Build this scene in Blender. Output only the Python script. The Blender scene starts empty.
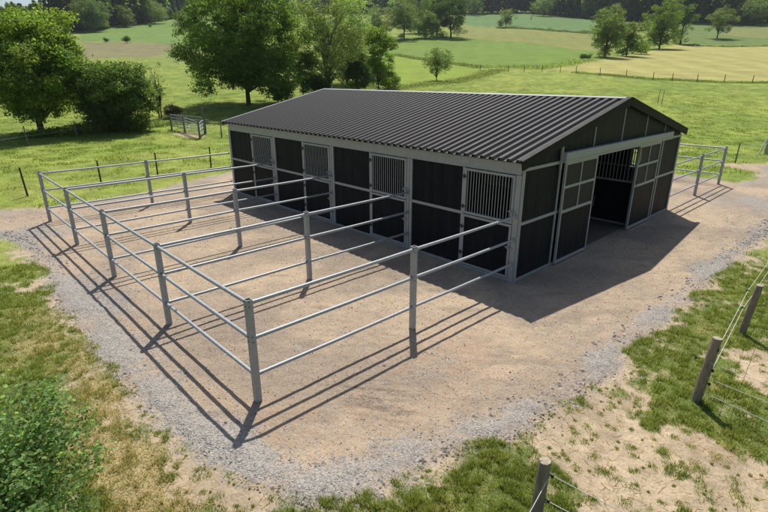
import bpy, math
import numpy as np
from mathutils import Vector, Matrix

PI = math.pi
scene = bpy.context.scene
COL = scene.collection

# ------------------------------------------------------------------ camera
CAM = np.array([5.1631, -8.5417, 4.0502]); YAW = -0.8147; PITCH = 0.3453; FOC = 500.28
cdata = bpy.data.cameras.new('camera'); cam = bpy.data.objects.new('camera', cdata); COL.objects.link(cam)
cam.location = CAM; cam.rotation_euler = (PI/2 - PITCH, 0, -YAW)
cdata.sensor_width = 36; cdata.lens = FOC/768*36; cdata.clip_end = 6000; cdata.clip_start = 0.05
scene.camera = cam
_cy, _sy, _cp, _sp = math.cos(YAW), math.sin(YAW), math.cos(PITCH), math.sin(PITCH)
FW = np.array([_sy*_cp, _cy*_cp, -_sp]); RT = np.array([_cy, -_sy, 0.]); UP = np.cross(RT, FW)
HX, HY = _sy, _cy                                     # horizontal view direction

def smooth(a, b, x):
    t = np.clip((x-a)/(b-a), 0, 1); return t*t*(3-2*t)

# ------------------------------------------------------------------ terrain
_S = np.linspace(-400, 2500, 2901)
_slope = .088*smooth(26, 52, _S) + .055*smooth(115, 260, _S) - .06*smooth(520, 700, _S)
_Z = np.concatenate([[0], np.cumsum((_slope[1:]+_slope[:-1])/2*np.diff(_S))])
def zt(x, y):
    x = np.asarray(x, float); y = np.asarray(y, float)
    s = (x-CAM[0])*HX + (y-CAM[1])*HY
    z = np.interp(s, _S, _Z)
    w = smooth(45, 110, s)
    z = z + w*(.5*np.sin(x/21+1)*np.sin(y/27) + .25*np.sin(x/9+y/13))
    w2 = smooth(16, 28, np.hypot(x+4, y-3))
    return z + w2*.06*np.sin(x/3.1+.5)*np.sin(y/2.7)
def at(u, v):
    d = FW + (u-384)/FOC*RT - (v-256)/FOC*UP
    t = np.concatenate([np.linspace(.5, 60, 1500), np.linspace(60, 1500, 6000)])
    P = CAM[None] + t[:, None]*d[None]
    h = P[:, 2] - zt(P[:, 0], P[:, 1])
    i = np.argmax(h < 0)
    if h[i] >= 0: i = len(t)-1
    a = h[i-1]/(h[i-1]-h[i]) if h[i-1] != h[i] else 0
    p = P[i-1]*(1-a)+P[i]*a
    return float(p[0]), float(p[1]), float(zt(p[0], p[1]))
def depth(x, y, z): return float((np.array([x, y, z])-CAM) @ FW)
def z_for_v(x, y, v):
    # height above world zero at which a vertical line through (x,y) meets photo row v
    k = (256-v)/FOC; dx, dy = x-CAM[0], y-CAM[1]
    A = dx*UP[0]+dy*UP[1]; B = dx*FW[0]+dy*FW[1]
    return float(CAM[2] + (k*B-A)/(UP[2]-k*FW[2]))

# ------------------------------------------------------------------ numpy noise
def _hash(ix, iy, seed):
    n = (ix.astype(np.int64)*374761393 + iy.astype(np.int64)*668265263 + seed*1442695041) & 0xffffffff
    n = ((n ^ (n >> 13))*1274126177) & 0xffffffff
    n = n ^ (n >> 16)
    return (n & 0xffff)/65535.0
def vnoise(x, y, seed=0):
    xi = np.floor(x); yi = np.floor(y); fx = x-xi; fy = y-yi
    fx = fx*fx*(3-2*fx); fy = fy*fy*(3-2*fy)
    a = _hash(xi, yi, seed); b = _hash(xi+1, yi, seed); c = _hash(xi, yi+1, seed); d = _hash(xi+1, yi+1, seed)
    return (a*(1-fx)+b*fx)*(1-fy)+(c*(1-fx)+d*fx)*fy
def fbm(x, y, scale, octv=4, seed=0):
    s = 0; a = 1; t = 0; f = 1/scale
    for k in range(octv):
        s = s + a*vnoise(x*f+17.3*k, y*f-9.1*k, seed+k); t += a; a *= .55; f *= 2.05
    return s/t

# ------------------------------------------------------------------ objects
def tag(o, label=None, cat=None, group=None, kind=None):
    if label: o['label'] = label
    if cat: o['category'] = cat
    if group: o['group'] = group
    if kind: o['kind'] = kind
    return o
def empty(name, loc=(0, 0, 0), rz=0):
    o = bpy.data.objects.new(name, None); COL.objects.link(o); o.location = loc; o.rotation_euler = (0, 0, rz)
    o.empty_display_size = .2
    return o
class MB:
    def __init__(s): s.v = []; s.f = []
    def add(s, vs, fs):
        n = len(s.v); s.v += [tuple(map(float, q)) for q in vs]; s.f += [tuple(n+i for i in f) for f in fs]; return s
    def box(s, x0, x1, y0, y1, z0, z1):
        vs = [(x, y, z) for z in (z0, z1) for y in (y0, y1) for x in (x0, x1)]
        return s.add(vs, [(0, 2, 3, 1), (4, 5, 7, 6), (0, 1, 5, 4), (2, 6, 7, 3), (0, 4, 6, 2), (1, 3, 7, 5)])
    def bar(s, a, b, w, h, up=(0, 0, 1)):
        a = Vector(a); b = Vector(b); d = (b-a).normalized(); u = Vector(up)
        r = d.cross(u).normalized(); u = r.cross(d)
        vs = [p + r*sx*w/2 + u*sz*h/2 for p in (a, b) for sx, sz in ((-1, -1), (1, -1), (1, 1), (-1, 1))]
        return s.add(vs, [(0, 1, 2, 3), (7, 6, 5, 4), (0, 4, 5, 1), (1, 5, 6, 2), (2, 6, 7, 3), (3, 7, 4, 0)])
    def tube(s, pts, rad, n=8, cap=True):
        P = [Vector(p) for p in pts]; R = rad if hasattr(rad, '__len__') else [rad]*len(P)
        base = len(s.v); prev = None; rings = []
        for i, p in enumerate(P):
            d = (P[min(i+1, len(P)-1)]-P[max(i-1, 0)]).normalized()
            if prev is None:
                r = d.orthogonal().normalized()
            else:
                r = (prev - d*prev.dot(d)).normalized()
            prev = r; u = d.cross(r)
            rings.append([p + (r*math.cos(2*PI*k/n)+u*math.sin(2*PI*k/n))*R[i] for k in range(n)])
        vs = [q for rg in rings for q in rg]; fs = []
        for i in range(len(P)-1):
            for k in range(n):
                fs.append((i*n+k, i*n+(k+1) % n, (i+1)*n+(k+1) % n, (i+1)*n+k))
        if cap: fs += [tuple(range(n-1, -1, -1)), tuple((len(P)-1)*n+k for k in range(n))]
        return s.add(vs, fs)
    def build(s, name, mat, parent=None, smooth_=False, bevel=0, loc=None):
        me = bpy.data.meshes.new(name); me.from_pydata(s.v, [], s.f); me.update()
        if smooth_:
            me.shade_smooth()
            try: me.set_sharp_from_angle(angle=math.radians(45))
            except Exception: pass
        o = bpy.data.objects.new(name, me); COL.objects.link(o)
        if mat: me.materials.append(mat)
        if parent: o.parent = parent
        if loc: o.location = loc
        if bevel:
            m = o.modifiers.new('bevel', 'BEVEL'); m.width = bevel; m.segments = 1; m.limit_method = 'ANGLE'
        return o
def np_mesh(name, V, F, mat, parent=None, col=None, smooth_=False):
    """V (n,3), F (m,k) with k constant"""
    me = bpy.data.meshes.new(name); k = F.shape[1]
    me.vertices.add(len(V)); me.vertices.foreach_set('co', np.ascontiguousarray(V, np.float32).ravel())
    me.loops.add(F.size); me.loops.foreach_set('vertex_index', np.ascontiguousarray(F, np.int32).ravel())
    me.polygons.add(len(F)); me.polygons.foreach_set('loop_start', np.arange(0, F.size, k, dtype=np.int32))
    me.polygons.foreach_set('use_smooth', np.full(len(F), smooth_))
    if col is not None:
        a = me.color_attributes.new('Col', 'FLOAT_COLOR', 'POINT')
        c = np.ones((len(V), 4), np.float32); c[:, :3] = col; a.data.foreach_set('color', c.ravel())
    me.update(calc_edges=True); me.validate()
    o = bpy.data.objects.new(name, me); COL.objects.link(o)
    if mat: me.materials.append(mat)
    if parent: o.parent = parent
    return o

# ------------------------------------------------------------------ materials
def new_mat(name):
    m = bpy.data.materials.new(name); m.use_nodes = True; nt = m.node_tree
    return m, nt, nt.nodes['Principled BSDF'], nt.nodes['Material Output']
def N(nt, t, **kw):
    n = nt.nodes.new(t)
    for k, v in kw.items():
        if k in n.inputs: n.inputs[k].default_value = v
        else: setattr(n, k, v)
    return n
def simple(name, col, rough=.5, metal=0, var=.15, scale=8, bump=0, bscale=60, stretch=(1, 1, 1), spec=.5):
    m, nt, b, out = new_mat(name); L = nt.links
    tc = N(nt, 'ShaderNodeTexCoord'); mp = N(nt, 'ShaderNodeMapping'); mp.inputs['Scale'].default_value = stretch
    L.new(tc.outputs['Object'], mp.inputs['Vector'])
    n = N(nt, 'ShaderNodeTexNoise', Scale=scale, Detail=6, Roughness=.65); L.new(mp.outputs[0], n.inputs['Vector'])
    r = N(nt, 'ShaderNodeMapRange'); r.inputs['From Min'].default_value = .3; r.inputs['From Max'].default_value = .7
    r.inputs['To Min'].default_value = 1-var; r.inputs['To Max'].default_value = 1+var
    L.new(n.outputs['Fac'], r.inputs['Value'])
    mx = N(nt, 'ShaderNodeVectorMath', operation='SCALE'); mx.inputs[0].default_value = col
    L.new(r.outputs[0], mx.inputs['Scale']); L.new(mx.outputs[0], b.inputs['Base Color'])
    rr = N(nt, 'ShaderNodeMapRange'); rr.inputs['To Min'].default_value = max(rough-.12, .05); rr.inputs['To Max'].default_value = min(rough+.15, 1)
    L.new(n.outputs['Fac'], rr.inputs['Value']); L.new(rr.outputs[0], b.inputs['Roughness'])
    b.inputs['Metallic'].default_value = metal; b.inputs['Specular IOR Level'].default_value = spec
    if bump:
        n2 = N(nt, 'ShaderNodeTexNoise', Scale=bscale, Detail=4); L.new(mp.outputs[0], n2.inputs['Vector'])
        bp = N(nt, 'ShaderNodeBump', Strength=bump, Distance=.01); L.new(n2.outputs['Fac'], bp.inputs['Height'])
        L.new(bp.outputs[0], b.inputs['Normal'])
    return m
M = {}
M['galv'] = simple('galvanised steel', (.34, .36, .375), .5, .25, .14, 14, .12, 40)
M['galv_frame'] = simple('galvanised frame', (.33, .345, .35), .5, .15, .12, 6, .1, 30)
M['hollow_shade'] = simple('painted hollow shade', (.01, .01, .01), .9)  # near-black colour standing for the shade inside the hollow posts
M['black_steel'] = simple('black steel', (.03, .03, .03), .5)
M['roof'] = simple('brown black roof sheet', (.0215, .0202, .0198), .58, 0, .16, 1.2, 0, 60, (1, 1, 1), spec=.22)
M['verge'] = simple('black verge trim', (.010, .010, .011), .6, 0, .1, 3, spec=.15)
M['ridge'] = simple('grey ridge flashing', (.20, .205, .205), .45, .2, .1, 3)
M['mesh_pane'] = simple('charcoal mesh pane', (.026, .027, .029), .6, 0, .2, 90, spec=.2)
M['concrete'] = simple('packed aisle floor', (.13, .10, .075), .9, 0, .2, 2, .3, 40)
M['sand'] = simple('sandy litter', (.22, .16, .11), .95, 0, .2, 3, .5, 50)
M['wood_post'] = simple('weathered round wood', (.27, .215, .155), .9, 0, .4, 9, .8, 30, (5, 5, .7))
M['wood_end'] = simple('cut wood end', (.36, .30, .23), .9, 0, .25, 30, .4, 60)
M['wire'] = simple('white electric rope', (.62, .6, .56), .7, 0, .1, 20)
M['ins'] = simple('black insulator', (.02, .02, .02), .5)
M['rust_post'] = simple('dark metal fence stake', (.06, .045, .035), .8, 0, .3, 12)
M['trunk'] = simple('bark', (.075, .06, .045), .95, 0, .35, 5, 1, 14, (2, 2, .5))
M['trunk_pale'] = simple('pale bark', (.16, .14, .12), .95, 0, .4, 5, .8, 12, (2, 2, .6))
M['stone'] = None
def board_mat(name='black recycled boards', bc=(.0060, .0082, .0120)):
    m, nt, b, out = new_mat(name); L = nt.links
    tc = N(nt, 'ShaderNodeTexCoord'); sp = N(nt, 'ShaderNodeSeparateXYZ'); L.new(tc.outputs['Object'], sp.inputs[0])
    ad = N(nt, 'ShaderNodeMath', operation='ADD'); L.new(sp.outputs['X'], ad.inputs[0]); L.new(sp.outputs['Y'], ad.inputs[1])
    mu = N(nt, 'ShaderNodeMath', operation='MULTIPLY'); L.new(ad.outputs[0], mu.inputs[0]); mu.inputs[1].default_value = 1/.14
    fr = N(nt, 'ShaderNodeMath', operation='FRACT'); L.new(mu.outputs[0], fr.inputs[0])
    fl = N(nt, 'ShaderNodeMath', operation='FLOOR'); L.new(mu.outputs[0], fl.inputs[0])
    wn = N(nt, 'ShaderNodeTexWhiteNoise', noise_dimensions='1D'); L.new(fl.outputs[0], wn.inputs['W'])
    pp = N(nt, 'ShaderNodeMath', operation='PINGPONG'); L.new(fr.outputs[0], pp.inputs[0]); pp.inputs[1].default_value = .5
    gr = N(nt, 'ShaderNodeMapRange', interpolation_type='SMOOTHSTEP'); gr.inputs['From Min'].default_value = 0; gr.inputs['From Max'].default_value = .07
    L.new(pp.outputs[0], gr.inputs['Value'])
    no = N(nt, 'ShaderNodeTexNoise', Scale=3, Detail=6); mp = N(nt, 'ShaderNodeMapping'); mp.inputs['Scale'].default_value = (3, 3, .6)
    L.new(tc.outputs['Object'], mp.inputs[0]); L.new(mp.outputs[0], no.inputs['Vector'])
    v1 = N(nt, 'ShaderNodeMapRange'); v1.inputs['To Min'].default_value = .7; v1.inputs['To Max'].default_value = 1.35; L.new(wn.outputs['Value'], v1.inputs['Value'])
    v2 = N(nt, 'ShaderNodeMapRange'); v2.inputs['From Min'].default_value = .3; v2.inputs['From Max'].default_value = .7
    v2.inputs['To Min'].default_value = .7; v2.inputs['To Max'].default_value = 1.4; L.new(no.outputs['Fac'], v2.inputs['Value'])
    mm = N(nt, 'ShaderNodeMath', operation='MULTIPLY'); L.new(v1.outputs[0], mm.inputs[0]); L.new(v2.outputs[0], mm.inputs[1])
    sc = N(nt, 'ShaderNodeVectorMath', operation='SCALE'); sc.inputs[0].default_value = bc; L.new(mm.outputs[0], sc.inputs['Scale'])
    # dust climbing the foot of the boards (a real coat of dried splash)
    du = N(nt, 'ShaderNodeMapRange'); du.inputs['From Min'].default_value = .38; du.inputs['From Max'].default_value = 0; L.new(sp.outputs['Z'], du.inputs['Value'])
    dm = N(nt, 'ShaderNodeMath', operation='MULTIPLY'); L.new(du.outputs[0], dm.inputs[0]); L.new(no.outputs['Fac'], dm.inputs[1])
    dm2 = N(nt, 'ShaderNodeMath', operation='MULTIPLY'); L.new(dm.outputs[0], dm2.inputs[0]); dm2.inputs[1].default_value = .10
    mx = N(nt, 'ShaderNodeMix', data_type='RGBA'); L.new(dm2.outputs[0], mx.inputs['Factor']); L.new(sc.outputs[0], mx.inputs['A']); mx.inputs['B'].default_value = (.2, .15, .11, 1)
    L.new(mx.outputs['Result'], b.inputs['Base Color']); b.inputs['Roughness'].default_value = .58; b.inputs['Specular IOR Level'].default_value = .14
    bp = N(nt, 'ShaderNodeBump', Strength=.8, Distance=.006); L.new(gr.outputs[0], bp.inputs['Height']); L.new(bp.outputs[0], b.inputs['Normal'])
    return m
M['board'] = board_mat(); M['gable'] = board_mat('paler charcoal gable boards', (.0135, .0145, .0165))  # gable boards take a paler base colour than the wall boards
def leaf_mat(name, tr=.45, gain=(1, 1, 1), tcol=(2.2, 2.3, 1.2)):
    m, nt, b, out = new_mat(name); L = nt.links
    a = N(nt, 'ShaderNodeAttribute', attribute_name='Col')
    v = N(nt, 'ShaderNodeVectorMath', operation='MULTIPLY'); v.inputs[1].default_value = gain; L.new(a.outputs['Color'], v.inputs[0])
    L.new(v.outputs[0], b.inputs['Base Color']); b.inputs['Roughness'].default_value = .55; b.inputs['Specular IOR Level'].default_value = .3
    t = N(nt, 'ShaderNodeBsdfTranslucent'); v2 = N(nt, 'ShaderNodeVectorMath', operation='MULTIPLY'); v2.inputs[1].default_value = tcol
    L.new(v.outputs[0], v2.inputs[0]); L.new(v2.outputs[0], t.inputs['Color'])
    mx = N(nt, 'ShaderNodeMixShader'); mx.inputs[0].default_value = tr
    L.new(b.outputs[0], mx.inputs[1]); L.new(t.outputs[0], mx.inputs[2]); L.new(mx.outputs[0], out.inputs['Surface'])
    return m
M['leaf'] = leaf_mat('leaves', .45, (1.6, 1.6, 1.5), (2.3, 2.4, 1.3))
M['grass'] = leaf_mat('grass blades', .45, (1, 1, 1), (1.7, 1.7, 1.2))
def ground_mat():
    m, nt, b, out = new_mat('ground cover'); L = nt.links
    a = N(nt, 'ShaderNodeAttribute', attribute_name='Col'); g = N(nt, 'ShaderNodeAttribute', attribute_name='gravel')
    tc = N(nt, 'ShaderNodeTexCoord')
    def noise(scale, detail=5, rough=.6):
        n = N(nt, 'ShaderNodeTexNoise', Scale=scale, Detail=detail, Roughness=rough); L.new(tc.outputs['Object'], n.inputs['Vector']); return n
    def rng(src, a0, a1, b0, b1):
        r = N(nt, 'ShaderNodeMapRange'); r.inputs['From Min'].default_value = a0; r.inputs['From Max'].default_value = a1
        r.inputs['To Min'].default_value = b0; r.inputs['To Max'].default_value = b1; L.new(src, r.inputs['Value']); return r.outputs[0]
    f1 = rng(noise(38).outputs['Fac'], .3, .7, .78, 1.22); f2 = rng(noise(5).outputs['Fac'], .3, .7, .88, 1.12); f3 = rng(noise(.35, 6).outputs['Fac'], .3, .7, .86, 1.14)
    mu = N(nt, 'ShaderNodeMath', operation='MULTIPLY'); L.new(f1, mu.inputs[0]); L.new(f2, mu.inputs[1])
    mu2 = N(nt, 'ShaderNodeMath', operation='MULTIPLY'); L.new(mu.outputs[0], mu2.inputs[0]); L.new(f3, mu2.inputs[1])
    # stones: each voronoi cell is a stone where its random number falls below the gravel density
    vo = N(nt, 'ShaderNodeTexVoronoi', Scale=52); L.new(tc.outputs['Object'], vo.inputs['Vector'])
    vs = N(nt, 'ShaderNodeSeparateColor'); L.new(vo.outputs['Color'], vs.inputs[0])
    vo2 = N(nt, 'ShaderNodeTexVoronoi', Scale=120); L.new(tc.outputs['Object'], vo2.inputs['Vector'])
    vs2 = N(nt, 'ShaderNodeSeparateColor'); L.new(vo2.outputs['Color'], vs2.inputs[0])
    def thr(rnd, off):
        d_ = N(nt, 'ShaderNodeMath', operation='SUBTRACT'); L.new(g.outputs['Fac'], d_.inputs[0]); L.new(rnd, d_.inputs[1])
        return rng(d_.outputs[0], off, off+.06, 0, 1)
    isst = thr(vs.outputs[2], .02); isst2 = thr(vs2.outputs[2], -.12)
    mu3 = mu2
    sc = N(nt, 'ShaderNodeVectorMath', operation='SCALE'); L.new(a.outputs['Color'], sc.inputs[0]); L.new(mu3.outputs[0], sc.inputs['Scale'])
    def stonecol(sep, lo, hi):
        q_ = N(nt, 'ShaderNodeVectorMath', operation='SCALE'); q_.inputs[0].default_value = (1.0, .925, .835); L.new(rng(sep.outputs[0], 0, 1, lo, hi), q_.inputs['Scale']); return q_.outputs[0]
    gm = N(nt, 'ShaderNodeAttribute', attribute_name='gmask')
    m1 = N(nt, 'ShaderNodeMix', data_type='RGBA'); fm = N(nt, 'ShaderNodeMath', operation='MULTIPLY'); L.new(isst2, fm.inputs[0]); L.new(gm.outputs['Fac'], fm.inputs[1])
    L.new(fm.outputs[0], m1.inputs['Factor']); L.new(sc.outputs[0], m1.inputs['A']); L.new(stonecol(vs2, .17, .42), m1.inputs['B'])
    m2 = N(nt, 'ShaderNodeMix', data_type='RGBA'); fm2 = N(nt, 'ShaderNodeMath', operation='MULTIPLY'); L.new(isst, fm2.inputs[0]); L.new(gm.outputs['Fac'], fm2.inputs[1])
    L.new(fm2.outputs[0], m2.inputs['Factor']); L.new(m1.outputs['Result'], m2.inputs['A']); L.new(stonecol(vs, .20, .46), m2.inputs['B'])
    class _O: outputs = [m2.outputs['Result']]
    sc = _O
    L.new(sc.outputs[0], b.inputs['Base Color']); b.inputs['Roughness'].default_value = .95; b.inputs['Specular IOR Level'].default_value = .15
    bp = N(nt, 'ShaderNodeBump', Strength=.7, Distance=.02); L.new(noise(26, 6).outputs['Fac'], bp.inputs['Height'])
    bp0 = N(nt, 'ShaderNodeBump', Strength=.55, Distance=.06); L.new(noise(7.5, 3, .5).outputs['Fac'], bp0.inputs['Height']); L.new(bp0.outputs[0], bp.inputs['Normal'])
    bp2 = N(nt, 'ShaderNodeBump', Distance=.012); iv = rng(vo.outputs['Distance'], 0, .7, 1, 0)
    L.new(iv, bp2.inputs['Height']); L.new(fm2.outputs[0], bp2.inputs['Strength']); L.new(bp.outputs[0], bp2.inputs['Normal'])
    L.new(bp2.outputs[0], b.inputs['Normal'])
    return m
M['ground'] = ground_mat()
M['stone'] = leaf_mat('gravel stones', 0.0)

# ------------------------------------------------------------------ ground cover fields
yard_px = [(0, 236), (20, 246), (40, 263), (62, 300), (82, 322), (104, 350), (132, 388), (165, 422), (195, 442), (230, 462), (255, 482), (285, 498),
           (335, 500), (375, 488), (412, 470), (455, 448), (500, 436), (545, 412), (575, 396), (612, 374), (628, 350), (655, 326), (690, 298), (718, 275), (742, 255), (768, 238)]
yard = [at(*q)[:2] for q in yard_px]
yard += [(3.0, 12.5), (3.2, 22), (6, 34), (2.5, 34), (.2, 21), (.9, 16.6), at(735, 184)[:2], (-.6, 15.6), (-6, 15.4), (-12.8, 15.2), (-14, 9), (-13.6, 4.5)]
yard += [at(*q)[:2] for q in [(231, 173), (175, 185), (153, 194), (103, 199), (39, 209), (0, 212)]] + [(-19, -9.6), (-24, -11.5), (-24, -13), (-17, -10.5)]
yard = np.array(yard)
def sdist(x, y, poly):
    d = np.full(x.shape, 1e9); ins = np.zeros(x.shape, bool); n = len(poly)
    for i in range(n):
        ax, ay = poly[i]; bx, by = poly[(i+1) % n]; ex, ey = bx-ax, by-ay
        t = np.clip(((x-ax)*ex+(y-ay)*ey)/(ex*ex+ey*ey+1e-12), 0, 1)
        d = np.minimum(d, np.hypot(x-ax-t*ex, y-ay-t*ey))
        c = ((ay > y) != (by > y)); c &= x < (bx-ax)*(y-ay)/((by-ay) if by != ay else 1e-12)+ax; ins ^= c
    return np.where(ins, -d, d)
def pdist(x, y, px):
    d = np.full(x.shape, 1e9); P_ = [at(*q)[:2] for q in px]
    for (ax, ay), (bx, by) in zip(P_[:-1], P_[1:]):
        ex, ey = bx-ax, by-ay; t = np.clip(((x-ax)*ex+(y-ay)*ey)/(ex*ex+ey*ey), 0, 1); d = np.minimum(d, np.hypot(x-ax-t*ex, y-ay-t*ey))
    return d
def blobs(x, y, lst):
    s = np.zeros(x.shape)
    for (u, v, r, w) in lst:
        px, py, _ = at(u, v); s += w*np.exp(-((x-px)**2+(y-py)**2)/(r*r))
    return s
def F_rough(x, y): return smooth(.35, .6, fbm(x, y, .5, 3, 23))
BARE = [(590, 430, .45, 1), (620, 465, .4, 1), (575, 462, .25, .7), (690, 445, .35, .9), (735, 470, .4, .9), (740, 505, .5, .8), (610, 505, .3, .9), (640, 400, .25, .7), (660, 500, .2, .5), (540, 420, .3, .8),
        (762, 360, .4, 1), (768, 385, .3, .8), (220, 470, .3, 1), (250, 498, .3, 1), (150, 402, .22, .8), (190, 505, .25, .6), (70, 300, .25, .4), (205, 450, .3, .7), (600, 398, .3, .6),
        (762, 168, 1.0, 1), (740, 166, .8, .9), (183, 133.5, .8, .8), (194, 136, .9, .8), (560, 440, .3, .7)]
STRAW = [(100, 410, .5, 1), (60, 310, .6, .9), (125, 460, .5, 1), (150, 500, .5, .9), (40, 340, .6, .8), (95, 350, .4, .7), (80, 380, .4, .9), (30, 280, .7, .8), (480, 490, .3, .4), (720, 400, .4, .5), (700, 320, .5, .35), (60, 440, .6, .8), (0, 300, .8, .6)]
GRAV = [(100, 350, .7, 1), (150, 400, .7, 1), (200, 440, .6, 1), (60, 290, .9, .9), (30, 235, 1.2, .9), (230, 465, .5, .9), (320, 475, .5, .9), (400, 450, .45, .8), (520, 410, .35, .8), (600, 355, .45, .9),
        (650, 315, .55, 1), (700, 268, .7, .9), (745, 228, 1.1, .8), (455, 372, .4, .6), (480, 425, .3, .6), (768, 205, 1.8, .9), (250, 462, .3, .7), (120, 200, .8, .3), (100, 300, .6, .6)]
def fields(x, y):
    r = np.hypot(x-CAM[0], y-CAM[1])
    sd = sdist(x, y, yard) + .35*(fbm(x, y, .9, 4, 3)-.5)*smooth(0, 14, r)+.28*(fbm(x, y, .35, 3, 9)-.5)
    wy = smooth(.06, -.06, sd)                                    # 1 inside the yard
    bare = blobs(x, y, BARE)
    n1 = fbm(x, y, .55, 4, 21); n2 = fbm(x, y, .16, 3, 31); n3 = fbm(x, y, 2.4, 4, 41); n4 = fbm(x, y, 9, 4, 51)
    edge = np.exp(-np.clip(sd, 0, 9)/.35)*.55
    cover = 1.0 - bare*1.05 - edge
    nea = smooth(30, 14, r); cov = smooth(.30, .74, cover*.9 + ((n1-.5)*1.1+(n2-.5)*1.0)*(.25+.75*nea))*(1-wy)
    straw = np.clip(blobs(x, y, STRAW)*1.0, 0, 1)
    straw = smooth(.35, .75, straw*.75+(n1-.5)*1.1+(n2-.5)*.5+.1)*smooth(12, 7, r) + smooth(.62, .8, n3)*.15
    grav = np.clip(blobs(x, y, GRAV), 0, 1.2)
    ring = np.exp(-((sd+.18)/.22)**2)
    pth = pdist(x, y, [(730, 215), (640, 290), (545, 345), (450, 400), (360, 445), (270, 470)])
    track = np.exp(-((pth-.32+.12*(fbm(x, y, 1.5, 3, 19)-.5))/.13)**2); swath = np.exp(-(pth/.62)**4)
    grav = np.clip(smooth(.15, 1.05, grav*.66+ring*.42-swath*.30+(fbm(x, y, .8, 4, 61)-.45)*1.0+(n2-.5)*.5)*.68+.05, 0, 1)*smooth(.4, -.02, sd)
    return dict(r=r, sd=sd, wy=wy, cov=cov, straw=np.clip(straw, 0, 1), grav=grav, n1=n1, n2=n2, n3=n3, n4=n4, ring=ring, track=track*F_rough(x, y), swath=swath)
C = lambda *a: np.array(a)
DIRT = C(.380, .282, .188); DIRT2 = C(.275, .208, .145); GRAVEL = C(.31, .29, .262); TAN = C(.455, .338, .218)
GRS = C(.138, .200, .038); GRS2 = C(.250, .282, .068); STRAWC = C(.42, .335, .175); MEAD = C(.172, .236, .040); MEAD2 = C(.245, .284, .055)
def mixc(a, b, t): return a*(1-t[:, None])+b*t[:, None]
far_px = [  # real colours of the fields on the far slope
    ([(80, 34), (110, 27), (141, 24), (166, 20), (200, 15), (215, 15), (215, 47), (180, 47), (130, 41), (80, 41)], (.14, .22, .05)),
    ([(60, 41), (130, 41.5), (182, 46), (182, 50), (150, 58), (60, 60)], (.20, .185, .085)),
    ([(150, 58), (182, 50), (225, 48), (225, 62), (160, 62)], (.19, .23, .06)),
    ([(380, 54), (440, 62), (482, 68), (470, 74), (430, 84), (375, 84), (350, 70)], (.20, .27, .035)),
    ([(465, 14), (535, 14), (595, 19), (605, 34), (497, 27), (465, 25)], (.11, .19, .06)),
    ([(460, 25), (497, 27), (605, 34), (600, 52), (540, 44), (455, 36)], (.205, .22, .06)),
    ([(455, 36), (540, 44), (600, 52), (575, 62), (540, 67), (480, 67), (440, 61), (380, 53), (380, 38)], (.14, .215, .035)),
    ([(540, 70), (580, 63.5), (622, 56), (678, 44), (768, 45.5), (860, 46), (860, 85), (768, 81), (653, 77.5), (580, 71)], (.34, .315, .105)),
    ([(680, 23), (880, 24), (880, 45), (768, 45), (680, 43)], (.13, .185, .05)),
    ([(730, 28), (880, 27), (880, 39), (760, 38), (722, 35)], (.19, .205, .07)),
]
far_w = [(np.array([at(*q)[:2] for q in px]), C(*c)) for px, c in far_px]

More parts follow.
